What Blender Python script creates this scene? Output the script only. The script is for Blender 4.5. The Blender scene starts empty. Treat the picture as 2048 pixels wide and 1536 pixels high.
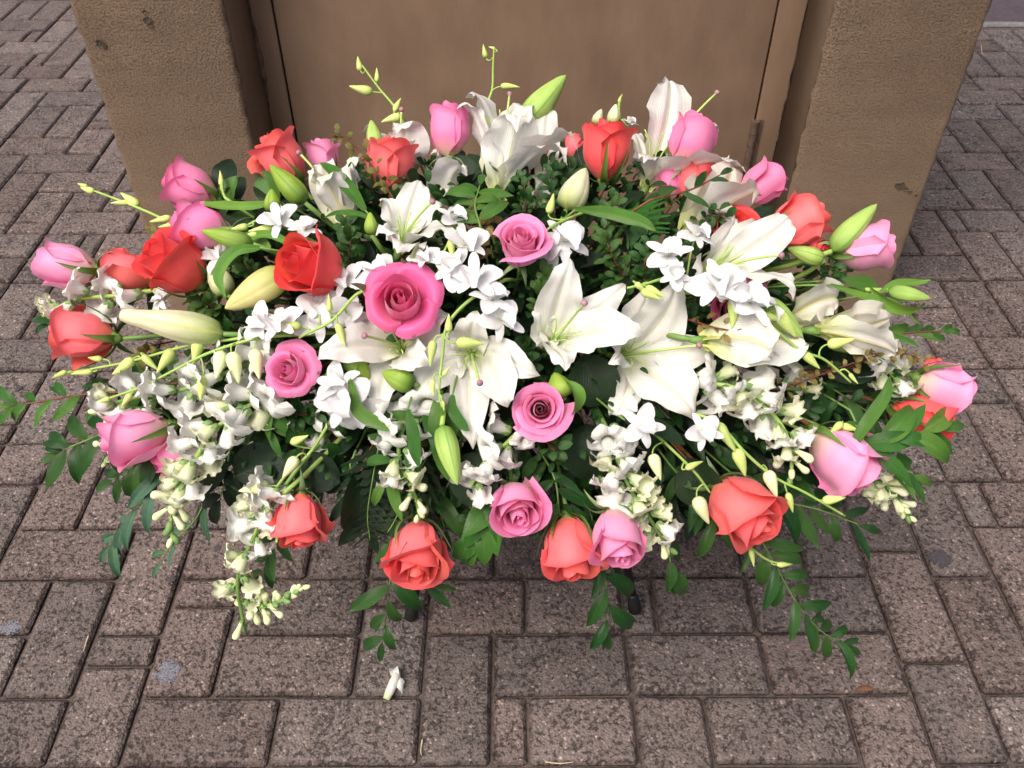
import bpy, math, random
import numpy as np
from mathutils import Vector, Matrix, Quaternion

rnd = random.Random(7)
sc = bpy.context.scene
COL = sc.collection
PI = math.pi

# ------------------------------------------------------------------ camera
FOC, TH, YAW = 1754.08, 0.742364645, -4.49053894e-03
CAMH = 1.25
cam_d = bpy.data.cameras.new('camera')
cam = bpy.data.objects.new('camera', cam_d)
COL.objects.link(cam)
cam.location = (0, 0, CAMH)
cam.rotation_euler = (PI / 2 - TH, 0, YAW)
cam_d.sensor_width = 36.0
cam_d.lens = FOC / 2048 * 36.0
cam_d.clip_start = 0.02
cam_d.clip_end = 500
sc.camera = cam

# ------------------------------------------------------------------ light
world = bpy.data.worlds.new('World')
sc.world = world
world.use_nodes = True
wn = world.node_tree
sky = wn.nodes.new('ShaderNodeTexSky')
sky.sky_type = 'NISHITA'
sky.sun_disc = False
SUN_EL, SUN_AZ = math.radians(58), math.radians(-138)      # azimuth from +Y towards +X
sky.sun_elevation = SUN_EL
sky.sun_rotation = SUN_AZ
sky.air_density = 1.0
sky.dust_density = 9.0
sky.ozone_density = 1.0
bg = wn.nodes['Background']
bg.inputs['Strength'].default_value = 0.078
wn.links.new(sky.outputs[0], bg.inputs[0])
sun_d = bpy.data.lights.new('sun', 'SUN')
sun_d.energy = 1.42
sun_d.angle = math.radians(36)
sun_d.color = (1.0, 0.955, 0.90)
sun = bpy.data.objects.new('sun', sun_d)
COL.objects.link(sun)
sdir = Vector((math.sin(SUN_AZ) * math.cos(SUN_EL), math.cos(SUN_AZ) * math.cos(SUN_EL), math.sin(SUN_EL)))
sun.rotation_euler = sdir.to_track_quat('Z', 'Y').to_euler()
sun.location = (-2, 2, 6)
sc.view_settings.view_transform = 'Standard'
sc.view_settings.look = 'None'
sc.view_settings.exposure = 0.95
sc.view_settings.gamma = 1.0
sc.cycles.max_bounces = 8
sc.cycles.transparent_max_bounces = 4

# ------------------------------------------------------------------ camera frame helpers
CAM = Vector((0, 0, CAMH))
RV = Vector((math.cos(YAW), math.sin(YAW), 0))
HF = Vector((-math.sin(YAW), math.cos(YAW), 0))
FV = HF * math.cos(TH) - Vector((0, 0, math.sin(TH)))
UV_ = HF * math.sin(TH) + Vector((0, 0, math.cos(TH)))


def depth(u, v):
    d = 0.935 + 0.10 * ((u - 1024) / 950) ** 2
    if v < 560:
        d += 0.27 * ((560 - v) / 400) ** 1.6
    if v > 850:
        d += 0.05 * ((v - 850) / 300) ** 2
    return d


def W(u, v, dd=0.0):
    """a point of the bouquet, seen at photo position u, v, dd metres behind its outer surface"""
    d = depth(u, v) + dd
    return CAM + d * (FV + (u - 1024) / FOC * RV - (v - 768) / FOC * UV_)


def mpp(u, v, dd=0.0):
    return (depth(u, v) + dd) / FOC


def DV(x, y, z):
    return (RV * x + UV_ * y - FV * z).normalized()


def onY(u, v, Y):
    r = FV + (u - 1024) / FOC * RV - (v - 768) / FOC * UV_
    return CAM + r * (Y / r.y)


# ------------------------------------------------------------------ material helpers
def lin(r, g, b):
    f = lambda c: (c / 255 / 12.92) if c / 255 <= 0.04045 else ((c / 255 + 0.055) / 1.055) ** 2.4
    return (f(r), f(g), f(b), 1.0)


def mat(name):
    m = bpy.data.materials.new(name)
    m.use_nodes = True
    nt = m.node_tree
    nt.nodes.clear()
    out = nt.nodes.new('ShaderNodeOutputMaterial')
    return m, nt, out


def N(nt, typ, **kw):
    n = nt.nodes.new(typ)
    for k, v in kw.items():
        if k in ('ins',):
            for kk, vv in v.items():
                n.inputs[kk].default_value = vv
        else:
            setattr(n, k, v)
    return n


def ramp(nt, src, stops, interp='LINEAR'):
    r = nt.nodes.new('ShaderNodeValToRGB')
    r.color_ramp.interpolation = interp
    els = r.color_ramp.elements
    while len(els) < len(stops):
        els.new(0.5)
    for e, (p, c) in zip(els, stops):
        e.position = p
        e.color = c if len(c) == 4 else (*c, 1)
    nt.links.new(src, r.inputs[0])
    return r


def mixc(nt, fac, a, b, mode='MIX'):
    n = nt.nodes.new('ShaderNodeMix')
    n.data_type = 'RGBA'
    n.blend_type = mode
    for sock, val in ((n.inputs[0], fac), (n.inputs[6], a), (n.inputs[7], b)):
        if isinstance(val, bpy.types.NodeSocket):
            nt.links.new(val, sock)
        else:
            sock.default_value = val
    return n.outputs[2]


def mth(nt, op, a, b=0.0, clamp=False):
    n = nt.nodes.new('ShaderNodeMath')
    n.operation = op
    n.use_clamp = clamp
    for sock, val in ((n.inputs[0], a), (n.inputs[1], b)):
        if isinstance(val, bpy.types.NodeSocket):
            nt.links.new(val, sock)
        else:
            sock.default_value = val
    return n.outputs[0]


def thin_material(name, base, tipc, mid=None, trans=0.28, rough=0.5, vein=0.25, var=0.12, sheen=0.0, midw=0.05,
                  basepos=(0.0, 0.45), spots=None, rim=None, back=None, bump=0.3, spec=0.35, wet=0.0):
    """petal / leaf shader: uv.x runs across (0..1), uv.y from base to tip"""
    m, nt, out = mat(name)
    L = nt.links
    uv = N(nt, 'ShaderNodeUVMap')
    sep = N(nt, 'ShaderNodeSeparateXYZ')
    L.new(uv.outputs[0], sep.inputs[0])
    geo = N(nt, 'ShaderNodeNewGeometry')
    info = N(nt, 'ShaderNodeObjectInfo')
    tc = N(nt, 'ShaderNodeTexCoord')
    r = ramp(nt, sep.outputs[1], [(basepos[0], base), (basepos[1], tipc), (1.0, tipc)])
    col = r.outputs[0]
    if back is not None:
        rb = ramp(nt, sep.outputs[1], [(basepos[0], base), (basepos[1], back), (1.0, back)])
        col = mixc(nt, geo.outputs['Backfacing'], col, rb.outputs[0])
    # cross distance from the mid line
    ax = mth(nt, 'ABSOLUTE', mth(nt, 'SUBTRACT', sep.outputs[0], 0.5))
    # veins
    wob = N(nt, 'ShaderNodeTexNoise', ins={'Scale': 60.0, 'Detail': 2.0})
    L.new(tc.outputs['Object'], wob.inputs[0])
    w = N(nt, 'ShaderNodeTexWave', wave_type='BANDS', ins={'Scale': 16.0 if 'rose' in name else 9.0, 'Distortion': 1.6, 'Detail': 2.0, 'Detail Scale': 2.0})
    cmb = N(nt, 'ShaderNodeCombineXYZ')
    vv = mth(nt, 'MULTIPLY', sep.outputs[1], 0.35)
    L.new(mth(nt, 'SUBTRACT', ax, vv) if 'leaf' in name else ax, cmb.inputs[0])
    L.new(mth(nt, 'MULTIPLY', sep.outputs[1], 0.15), cmb.inputs[1])
    L.new(cmb.outputs[0], w.inputs[0])
    darker = mixc(nt, 1.0, col, (0.80, 0.80, 0.78, 1), 'MULTIPLY')
    col = mixc(nt, mth(nt, 'MULTIPLY', w.outputs[0], vein), col, darker)
    if mid is not None:
        mm = ramp(nt, ax, [(0.0, (1, 1, 1)), (midw * 0.4, (0.7, 0.7, 0.7)), (midw, (0, 0, 0)), (1, (0, 0, 0))])
        fade = ramp(nt, sep.outputs[1], [(0.0, (1, 1, 1)), (0.75, (0.6, 0.6, 0.6)), (1.0, (0.1, 0.1, 0.1))])
        col = mixc(nt, mth(nt, 'MULTIPLY', mm.outputs[0], fade.outputs[0]), col, mid)
    if rim is not None:
        rn = N(nt, 'ShaderNodeTexNoise', ins={'Scale': 55.0, 'Detail': 3.0})
        L.new(tc.outputs['Object'], rn.inputs[0])
        e = mth(nt, 'MAXIMUM', mth(nt, 'MULTIPLY', ax, 2.0), sep.outputs[1])
        e = mth(nt, 'ADD', e, mth(nt, 'MULTIPLY', mth(nt, 'SUBTRACT', rn.outputs[0], 0.5), 0.16))
        er = ramp(nt, e, [(0.80, (0, 0, 0)), (0.97, (0.55, 0.55, 0.55)), (1.0, (1, 1, 1))])
        col = mixc(nt, er.outputs[0], col, rim)
    n2 = N(nt, 'ShaderNodeTexNoise', ins={'Scale': 28.0, 'Detail': 5.0, 'Roughness': 0.65})
    L.new(tc.outputs['Object'], n2.inputs[0])
    blot = ramp(nt, n2.outputs[0], [(0.3, (0.86, 0.86, 0.86)), (0.7, (1.08, 1.08, 1.08))])
    col = mixc(nt, 0.8, col, blot.outputs[0], 'MULTIPLY')
    if spots is not None:
        n3 = N(nt, 'ShaderNodeTexNoise', ins={'Scale': 45.0, 'Detail': 3.0, 'Roughness': 0.6})
        L.new(tc.outputs['Object'], n3.inputs[0])
        sm = ramp(nt, n3.outputs[0], [(0.70, (0, 0, 0)), (0.76, (1, 1, 1))])
        col = mixc(nt, sm.outputs[0], col, spots)
    hsv = N(nt, 'ShaderNodeHueSaturation')
    L.new(col, hsv.inputs['Color'])
    L.new(mth(nt, 'ADD', mth(nt, 'MULTIPLY', info.outputs['Random'], 2 * var), 1 - var), hsv.inputs['Value'])
    L.new(mth(nt, 'ADD', mth(nt, 'MULTIPLY', info.outputs['Random'], -var * 0.16), 0.5 + var * 0.08), hsv.inputs['Hue'])
    col = hsv.outputs[0]
    bs = N(nt, 'ShaderNodeBsdfPrincipled', ins={'Roughness': rough, 'Specular IOR Level': spec})
    L.new(col, bs.inputs['Base Color'])
    if sheen:
        bs.inputs['Sheen Weight'].default_value = sheen
        bs.inputs['Sheen Roughness'].default_value = 0.4
    bp = N(nt, 'ShaderNodeBump', ins={'Strength': bump, 'Distance': 0.0012})
    hsum = mth(nt, 'ADD', mth(nt, 'MULTIPLY', w.outputs[0], 0.6), wob.outputs[0])
    L.new(hsum, bp.inputs['Height'])
    L.new(bp.outputs[0], bs.inputs['Normal'])
    tr = N(nt, 'ShaderNodeBsdfTranslucent')
    L.new(col, tr.inputs[0])
    L.new(bp.outputs[0], tr.inputs['Normal'])
    mx = N(nt, 'ShaderNodeMixShader', ins={0: trans})
    L.new(bs.outputs[0], mx.inputs[1])
    L.new(tr.outputs[0], mx.inputs[2])
    L.new(mx.outputs[0], out.inputs[0])
    return m


def plain_material(name, c1, c2, scale=20.0, rough=0.55, bump=0.2, var=0.08, spec=0.4, metallic=0.0, sss=0.0):
    m, nt, out = mat(name)
    L = nt.links
    tc = N(nt, 'ShaderNodeTexCoord')
    n = N(nt, 'ShaderNodeTexNoise', ins={'Scale': scale, 'Detail': 6.0, 'Roughness': 0.6})
    L.new(tc.outputs['Object'], n.inputs[0])
    r = ramp(nt, n.outputs[0], [(0.3, c1), (0.7, c2)])
    info = N(nt, 'ShaderNodeObjectInfo')
    hsv = N(nt, 'ShaderNodeHueSaturation')
    L.new(r.outputs[0], hsv.inputs['Color'])
    L.new(mth(nt, 'ADD', mth(nt, 'MULTIPLY', info.outputs['Random'], 2 * var), 1 - var), hsv.inputs['Value'])
    bs = N(nt, 'ShaderNodeBsdfPrincipled', ins={'Roughness': rough, 'Specular IOR Level': spec, 'Metallic': metallic})
    L.new(hsv.outputs[0], bs.inputs['Base Color'])
    if sss:
        bs.inputs['Subsurface Weight'].default_value = sss
        bs.inputs['Subsurface Scale'].default_value = 0.01
    bp = N(nt, 'ShaderNodeBump', ins={'Strength': bump, 'Distance': 0.001})
    L.new(n.outputs[0], bp.inputs['Height'])
    L.new(bp.outputs[0], bs.inputs['Normal'])
    L.new(bs.outputs[0], out.inputs[0])
    return m


M = {}
M['pink'] = thin_material('rose_pink', rim=(0.90, 0.20, 0.44, 1), base=(0.86, 0.62, 0.42, 1), tipc=(0.95, 0.30, 0.56, 1), trans=0.30, rough=0.5, vein=0.26, var=0.07,
                          sheen=0.25, basepos=(0.02, 0.34), bump=0.15, back=(0.95, 0.16, 0.40, 1))
M['pale'] = thin_material('rose_pale_pink', rim=(0.94, 0.32, 0.58, 1), base=(0.88, 0.70, 0.50, 1), tipc=(0.95, 0.41, 0.66, 1), trans=0.30, rough=0.5, vein=0.24, var=0.06,
                          sheen=0.25, basepos=(0.02, 0.40), bump=0.15, back=(0.95, 0.25, 0.50, 1))
M['coral'] = thin_material('rose_coral', rim=(0.93, 0.13, 0.12, 1), base=(0.90, 0.30, 0.14, 1), tipc=(0.98, 0.20, 0.205, 1), trans=0.26, rough=0.48, vein=0.22, var=0.07,
                           sheen=0.2, basepos=(0.0, 0.25), bump=0.15, back=(0.98, 0.155, 0.145, 1))
M['red'] = thin_material('rose_red_coral', rim=(0.80, 0.04, 0.04, 1), base=(0.86, 0.22, 0.10, 1), tipc=(0.95, 0.125, 0.115, 1), trans=0.24, rough=0.48, vein=0.20, var=0.06,
                         sheen=0.15, basepos=(0.0, 0.22), bump=0.15, back=(0.93, 0.085, 0.072, 1))
M['lily'] = thin_material('lily_white', (0.62, 0.70, 0.24, 1), (0.85, 0.85, 0.83, 1), mid=(0.76, 0.76, 0.52, 1), trans=0.24, rough=0.38,
                          vein=0.05, var=0.03, basepos=(0.02, 0.36), midw=0.05, bump=0.32, back=(0.81, 0.80, 0.75, 1),
                          spots=(0.85, 0.82, 0.74, 1))
M['lilyb'] = thin_material('lily_white_striped', (0.62, 0.66, 0.20, 1), (0.82, 0.815, 0.77, 1), mid=(0.80, 0.70, 0.22, 1), trans=0.24,
                           rough=0.38, vein=0.05, var=0.03, basepos=(0.02, 0.40), midw=0.07, bump=0.32, back=(0.86, 0.84, 0.74, 1))
M['orchid'] = thin_material('orchid_white', (0.72, 0.80, 0.50, 1), (0.84, 0.84, 0.85, 1), trans=0.26, rough=0.5, vein=0.10, var=0.04,
                            basepos=(0.0, 0.18), bump=0.25)
M['snap'] = thin_material('snapdragon_white', (0.62, 0.70, 0.36, 1), (0.88, 0.88, 0.84, 1), trans=0.26, rough=0.55, vein=0.12, var=0.06,
                          basepos=(0.0, 0.30), bump=0.35)
M['snapc'] = thin_material('snapdragon_cream', (0.50, 0.62, 0.22, 1), (0.84, 0.86, 0.62, 1), trans=0.28, rough=0.55, vein=0.12, var=0.08,
                           basepos=(0.0, 0.45), bump=0.35)
M['budlime'] = plain_material('orchid_bud_lime', (0.42, 0.55, 0.12, 1), (0.60, 0.72, 0.26, 1), 30, 0.45, 0.1, 0.14, sss=0.15)
M['budcream'] = plain_material('bud_cream', (0.60, 0.68, 0.34, 1), (0.74, 0.78, 0.48, 1), 30, 0.5, 0.15, 0.12, sss=0.15)
M['snapgreen'] = plain_material('snapdragon_green', (0.12, 0.24, 0.07, 1), (0.24, 0.38, 0.14, 1), 40, 0.6, 0.2, 0.15, sss=0.1)
M['lbgreen'] = thin_material('lily_bud_green', (0.10, 0.20, 0.03, 1), (0.30, 0.46, 0.06, 1), mid=(0.12, 0.24, 0.04, 1), trans=0.12,
                             rough=0.42, vein=0.35, var=0.10, basepos=(0.0, 0.5), midw=0.07)
M['lblime'] = thin_material('lily_bud_lime', (0.20, 0.36, 0.06, 1), (0.46, 0.66, 0.16, 1), mid=(0.16, 0.32, 0.05, 1), trans=0.15,
                            rough=0.42, vein=0.35, var=0.08, basepos=(0.0, 0.4), midw=0.05)
M['lbyellow'] = thin_material('lily_bud_yellow', (0.30, 0.40, 0.08, 1), (0.76, 0.72, 0.30, 1), mid=(0.50, 0.50, 0.14, 1), trans=0.2,
                              rough=0.45, vein=0.35, var=0.06, basepos=(0.0, 0.45), midw=0.07)
M['lbcream'] = thin_material('lily_bud_cream', (0.34, 0.46, 0.12, 1), (0.84, 0.82, 0.56, 1), mid=(0.55, 0.58, 0.18, 1), trans=0.2,
                             rough=0.45, vein=0.35, var=0.06, basepos=(0.0, 0.5), midw=0.08)
M['leaf'] = thin_material('leaf_ruscus', (0.036, 0.090, 0.018, 1), (0.028, 0.098, 0.018, 1), mid=(0.06, 0.14, 0.03, 1), trans=0.16, rough=0.30,
                          vein=0.35, var=0.28, midw=0.03, bump=0.5, back=(0.05, 0.12, 0.04, 1), spec=0.5)
M['leafm'] = thin_material('leaf_green', (0.07, 0.18, 0.025, 1), (0.068, 0.195, 0.028, 1), mid=(0.12, 0.26, 0.05, 1), trans=0.22, rough=0.34,
                           vein=0.35, var=0.25, midw=0.035, bump=0.5, back=(0.10, 0.22, 0.07, 1), spec=0.5)
M['leafl'] = thin_material('leaf_bright', (0.12, 0.26, 0.04, 1), (0.17, 0.36, 0.05, 1), mid=(0.26, 0.46, 0.10, 1), trans=0.28, rough=0.38,
                           vein=0.3, var=0.18, midw=0.04, bump=0.4, back=(0.24, 0.40, 0.12, 1))
M['leafb'] = thin_material('leaf_blue_green', (0.06, 0.13, 0.06, 1), (0.07, 0.17, 0.10, 1), mid=(0.16, 0.28, 0.18, 1), trans=0.2, rough=0.4,
                           vein=0.3, var=0.18, midw=0.04, bump=0.4, back=(0.14, 0.25, 0.17, 1))
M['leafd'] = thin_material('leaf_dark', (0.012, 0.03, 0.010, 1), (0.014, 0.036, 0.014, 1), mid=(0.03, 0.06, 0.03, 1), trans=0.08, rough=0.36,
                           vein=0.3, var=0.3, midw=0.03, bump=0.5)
M['box'] = thin_material('leaf_boxwood', (0.025, 0.062, 0.014, 1), (0.034, 0.098, 0.018, 1), mid=(0.07, 0.16, 0.04, 1), trans=0.18, rough=0.36,
                         vein=0.2, var=0.3, midw=0.05, bump=0.3)
M['boxr'] = thin_material('leaf_bronze', (0.12, 0.08, 0.02, 1), (0.22, 0.19, 0.05, 1), mid=(0.16, 0.08, 0.03, 1), trans=0.22, rough=0.42,
                          vein=0.2, var=0.3, midw=0.05, bump=0.3)
M['stem'] = plain_material('stem_green', (0.10, 0.20, 0.04, 1), (0.17, 0.30, 0.07, 1), 50, 0.5, 0.2, 0.15)
M['steml'] = plain_material('stem_lime', (0.26, 0.42, 0.08, 1), (0.36, 0.52, 0.13, 1), 50, 0.5, 0.2, 0.10)
M['stemb'] = plain_material('stem_brown', (0.10, 0.035, 0.015, 1), (0.20, 0.08, 0.035, 1), 50, 0.6, 0.4, 0.15)
M['stemr'] = plain_material('twig_red', (0.09, 0.02, 0.015, 1), (0.16, 0.04, 0.03, 1), 50, 0.6, 0.4, 0.15)
M['hip'] = plain_material('rose_hip', (0.09, 0.17, 0.03, 1), (0.16, 0.26, 0.06, 1), 40, 0.5, 0.2, 0.12)
M['sepal'] = thin_material('rose_sepal', (0.10, 0.20, 0.03, 1), (0.13, 0.24, 0.05, 1), trans=0.2, rough=0.5, vein=0.2, var=0.2,
                           back=(0.24, 0.34, 0.16, 1))
M['pistil'] = plain_material('pistil_green', (0.40, 0.58, 0.14, 1), (0.50, 0.66, 0.22, 1), 40, 0.5, 0.1, 0.05)
M['stigma'] = plain_material('stigma_mauve', (0.28, 0.12, 0.16, 1), (0.42, 0.24, 0.28, 1), 150, 0.6, 0.4, 0.1)
M['black'] = plain_material('black_metal', (0.008, 0.008, 0.009, 1), (0.018, 0.017, 0.017, 1), 60, 0.45, 0.3, 0.1)
M['foam'] = plain_material('floral_foam', (0.010, 0.022, 0.010, 1), (0.016, 0.032, 0.014, 1), 40, 0.9, 0.5, 0.1)


# ------------------------------------------------------------------ object helpers
def tag(o, label=None, cat=None, group=None, kind=None):
    if label:
        o['label'] = label
    if cat:
        o['category'] = cat
    if group:
        o['group'] = group
    if kind:
        o['kind'] = kind
    return o


def thing(name, label, cat, loc, group=None):
    o = bpy.data.objects.new(name, None)
    o.empty_display_size = 0.02
    COL.objects.link(o)
    o.location = loc
    return tag(o, label, cat, group)


def mesh(name, grids, mats, smooth=True):
    """grids: list of (verts (n,3), faces, uvs per vertex or None, material slot)"""
    vs, fs, us, ms = [], [], [], []
    for g in grids:
        v, f, uv, mi = g
        o = len(vs)
        vs.extend([tuple(p) for p in v])
        fs.extend([tuple(i + o for i in q) for q in f])
        us.extend(uv if uv is not None else [(0.5, 0.5)] * len(v))
        ms.extend([mi] * len(f))
    me = bpy.data.meshes.new(name)
    me.from_pydata(vs, [], fs)
    uvl = me.uv_layers.new(name='UVMap')
    li = np.empty(len(me.loops), dtype=np.int32)
    me.loops.foreach_get('vertex_index', li)
    uva = np.array(us, dtype=np.float32)[li]
    uvl.data.foreach_set('uv', uva.ravel())
    for m in (mats if isinstance(mats, (list, tuple)) else [mats]):
        me.materials.append(m)
    me.polygons.foreach_set('material_index', ms)
    if smooth:
        me.polygons.foreach_set('use_smooth', [True] * len(fs))
    me.update()
    return me


def link(name, me, parent=None, mtx=None, loc=None):
    o = bpy.data.objects.new(name, me)
    COL.objects.link(o)
    if parent is not None:
        o.parent = parent
    if mtx is not None:
        o.matrix_basis = mtx
    elif loc is not None:
        o.location = loc
    return o


def part(name, grids, mats, parent):
    """grids in world coordinates; parent is an Empty with translation only"""
    o = parent.location
    off = np.array([o.x, o.y, o.z])
    p = parent.parent
    while p is not None:
        off = off + np.array([p.location.x, p.location.y, p.location.z])
        p = p.parent
    gg = [(np.asarray(v, dtype=float) - off, f, uv, mi) for v, f, uv, mi in grids]
    return link(name, mesh(name, gg, mats), parent)


def gridfaces(nu, nv, closed=False):
    f = []
    for j in range(nv - 1):
        for i in range(nu - (0 if closed else 1)):
            a = j * nu + i
            b = j * nu + (i + 1) % nu
            f.append((a, b, b + nu, a + nu))
    return f


def bez(p0, p1, p2, p3, n):
    t = np.linspace(0, 1, n)[:, None]
    p0, p1, p2, p3 = [np.array(p, dtype=float) for p in (p0, p1, p2, p3)]
    c = (1 - t) ** 3 * p0 + 3 * (1 - t) ** 2 * t * p1 + 3 * (1 - t) * t ** 2 * p2 + t ** 3 * p3
    return c


def nrm(a):
    a = np.asarray(a, dtype=float)
    l = np.linalg.norm(a, axis=-1, keepdims=True)
    return a / np.maximum(l, 1e-9)


def ribbon(curve, width, side, nt_=9, cup=0.0, ruffle=0.0, freq=3.0, ph=0.0, droop=0.0, mi=0, twist=0.0, fold=0.0, groove=0.0):
    """leaf or petal surface along a curve; width(s) half width; side = fixed direction across"""
    c = np.asarray(curve, dtype=float)
    n = len(c)
    T = nrm(np.gradient(c, axis=0))
    S = np.tile(np.asarray(side, dtype=float), (n, 1))
    S = nrm(S - (S * T).sum(1, keepdims=True) * T)
    Nn = nrm(np.cross(S, T))
    s = np.linspace(0, 1, n)
    if twist:
        a = (twist * s)[:, None]
        S, Nn = S * np.cos(a) + Nn * np.sin(a), Nn * np.cos(a) - S * np.sin(a)
    w = np.array([width(x) for x in s])[:, None, None]
    t = np.linspace(-1, 1, nt_)[None, :, None]
    cupv = np.array([cup(x) if callable(cup) else cup for x in s])[:, None, None]
    z = cupv * w * t ** 2 + fold * w * np.abs(t)
    if groove:
        z = z + groove * w * (np.exp(-(t / .13) ** 2) - .45 * np.exp(-((np.abs(t) - .32) / .14) ** 2))
    if ruffle:
        rf = np.sin(s[:, None, None] * freq * 2 * PI + ph + t * 0.8 + (t < 0) * 1.7) + 0.45 * np.sin(s[:, None, None] * freq * 4.3 * PI + ph * 2.1 + (t < 0) * 2.9)
        z = z + ruffle * np.abs(t) ** 2.2 * rf * np.minimum(1, w / (0.35 * w.max()))
    P = c[:, None, :] + S[:, None, :] * w * t + Nn[:, None, :] * z
    if droop:
        P[:, :, 2] -= droop * (s ** 2)[:, None]
    v = P.reshape(-1, 3)
    uv = [(0.5 + 0.5 * tt, ss) for ss in s for tt in np.linspace(-1, 1, nt_)]
    return (v, gridfaces(nt_, n), uv, mi)


def tube(curve, r0, r1=None, n=7, mi=0, cap=True, prof=None):
    c = np.asarray(curve, dtype=float)
    k = len(c)
    T = nrm(np.gradient(c, axis=0))
    up = np.array([0.3, 0.2, 1.0])
    if abs(np.dot(T[0], up / np.linalg.norm(up))) > 0.9:
        up = np.array([1.0, 0.1, 0.0])
    S = np.cross(T[0], up)
    S = S / np.linalg.norm(S)
    Ss = []
    for i in range(k):
        S = S - np.dot(S, T[i]) * T[i]
        S = S / (np.linalg.norm(S) + 1e-9)
        Ss.append(S.copy())
    Ss = np.array(Ss)
    B = np.cross(T, Ss)
    r1 = r0 if r1 is None else r1
    rr = np.linspace(r0, r1, k) if prof is None else np.array([prof(x) for x in np.linspace(0, 1, k)])
    a = np.linspace(0, 2 * PI, n, endpoint=False)
    P = c[:, None, :] + rr[:, None, None] * (Ss[:, None, :] * np.cos(a)[None, :, None] + B[:, None, :] * np.sin(a)[None, :, None])
    v = P.reshape(-1, 3)
    f = gridfaces(n, k, True)
    if cap:
        f.append(tuple(range(n - 1, -1, -1)))
        f.append(tuple(range((k - 1) * n, k * n)))
    uv = [(j / n, i / (k - 1)) for i in range(k) for j in range(n)]
    return (v, f, uv, mi)


def frame(zdir, roll=0.0, up=None):
    z = Vector(zdir).normalized()
    u = Vector(up) if up is not None else Vector(UV_)
    if abs(z.dot(u.normalized())) > 0.97:
        u = -FV if up is None else Vector((0.2, 0.9, 0.4))
    x = u.cross(z).normalized()
    y = z.cross(x)
    m = Matrix((x, y, z)).transposed()
    return m @ Matrix.Rotation(roll, 3, 'Z')


def place(mtx3, scale, loc, origin):
    m = mtx3.to_4x4() @ Matrix.Diagonal((scale, scale, scale, 1)) if not isinstance(scale, (tuple, list)) else mtx3.to_4x4() @ Matrix.Diagonal((*scale, 1))
    m.translation = Vector(loc) - Vector(origin)
    return m


def hub(p):
    return Vector((max(-0.24, min(0.24, p.x * 0.32)), 0.985 + rnd.uniform(-.03, .03), 0.47 + rnd.uniform(-.03, .03)))


def stem_to(p, d, sag=0.0, n=14):
    """a stem that leaves the foam and reaches p travelling in direction d"""
    h = hub(p)
    L = (p - h).length
    m1 = h + (p - h) * 0.35 + Vector((0, 0, 0.03 * L))
    dn = (Vector(d).normalized() * .45 + (p - h).normalized() * .9).normalized()
    m2 = p - dn * L * 0.33
    return bez(h, m1, m2, p, n)


def sm(x, a=0.0, b=1.0):
    x = np.clip((x - a) / (b - a), 0, 1)
    return x * x * (3 - 2 * x)


# ================================================================== SETTING
X0, Y0, P_ = -.256514767, .201852575, .107084359


def lx(k):
    return (k + X0) * P_


def ly(k):
    return (k + Y0) * P_


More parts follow.
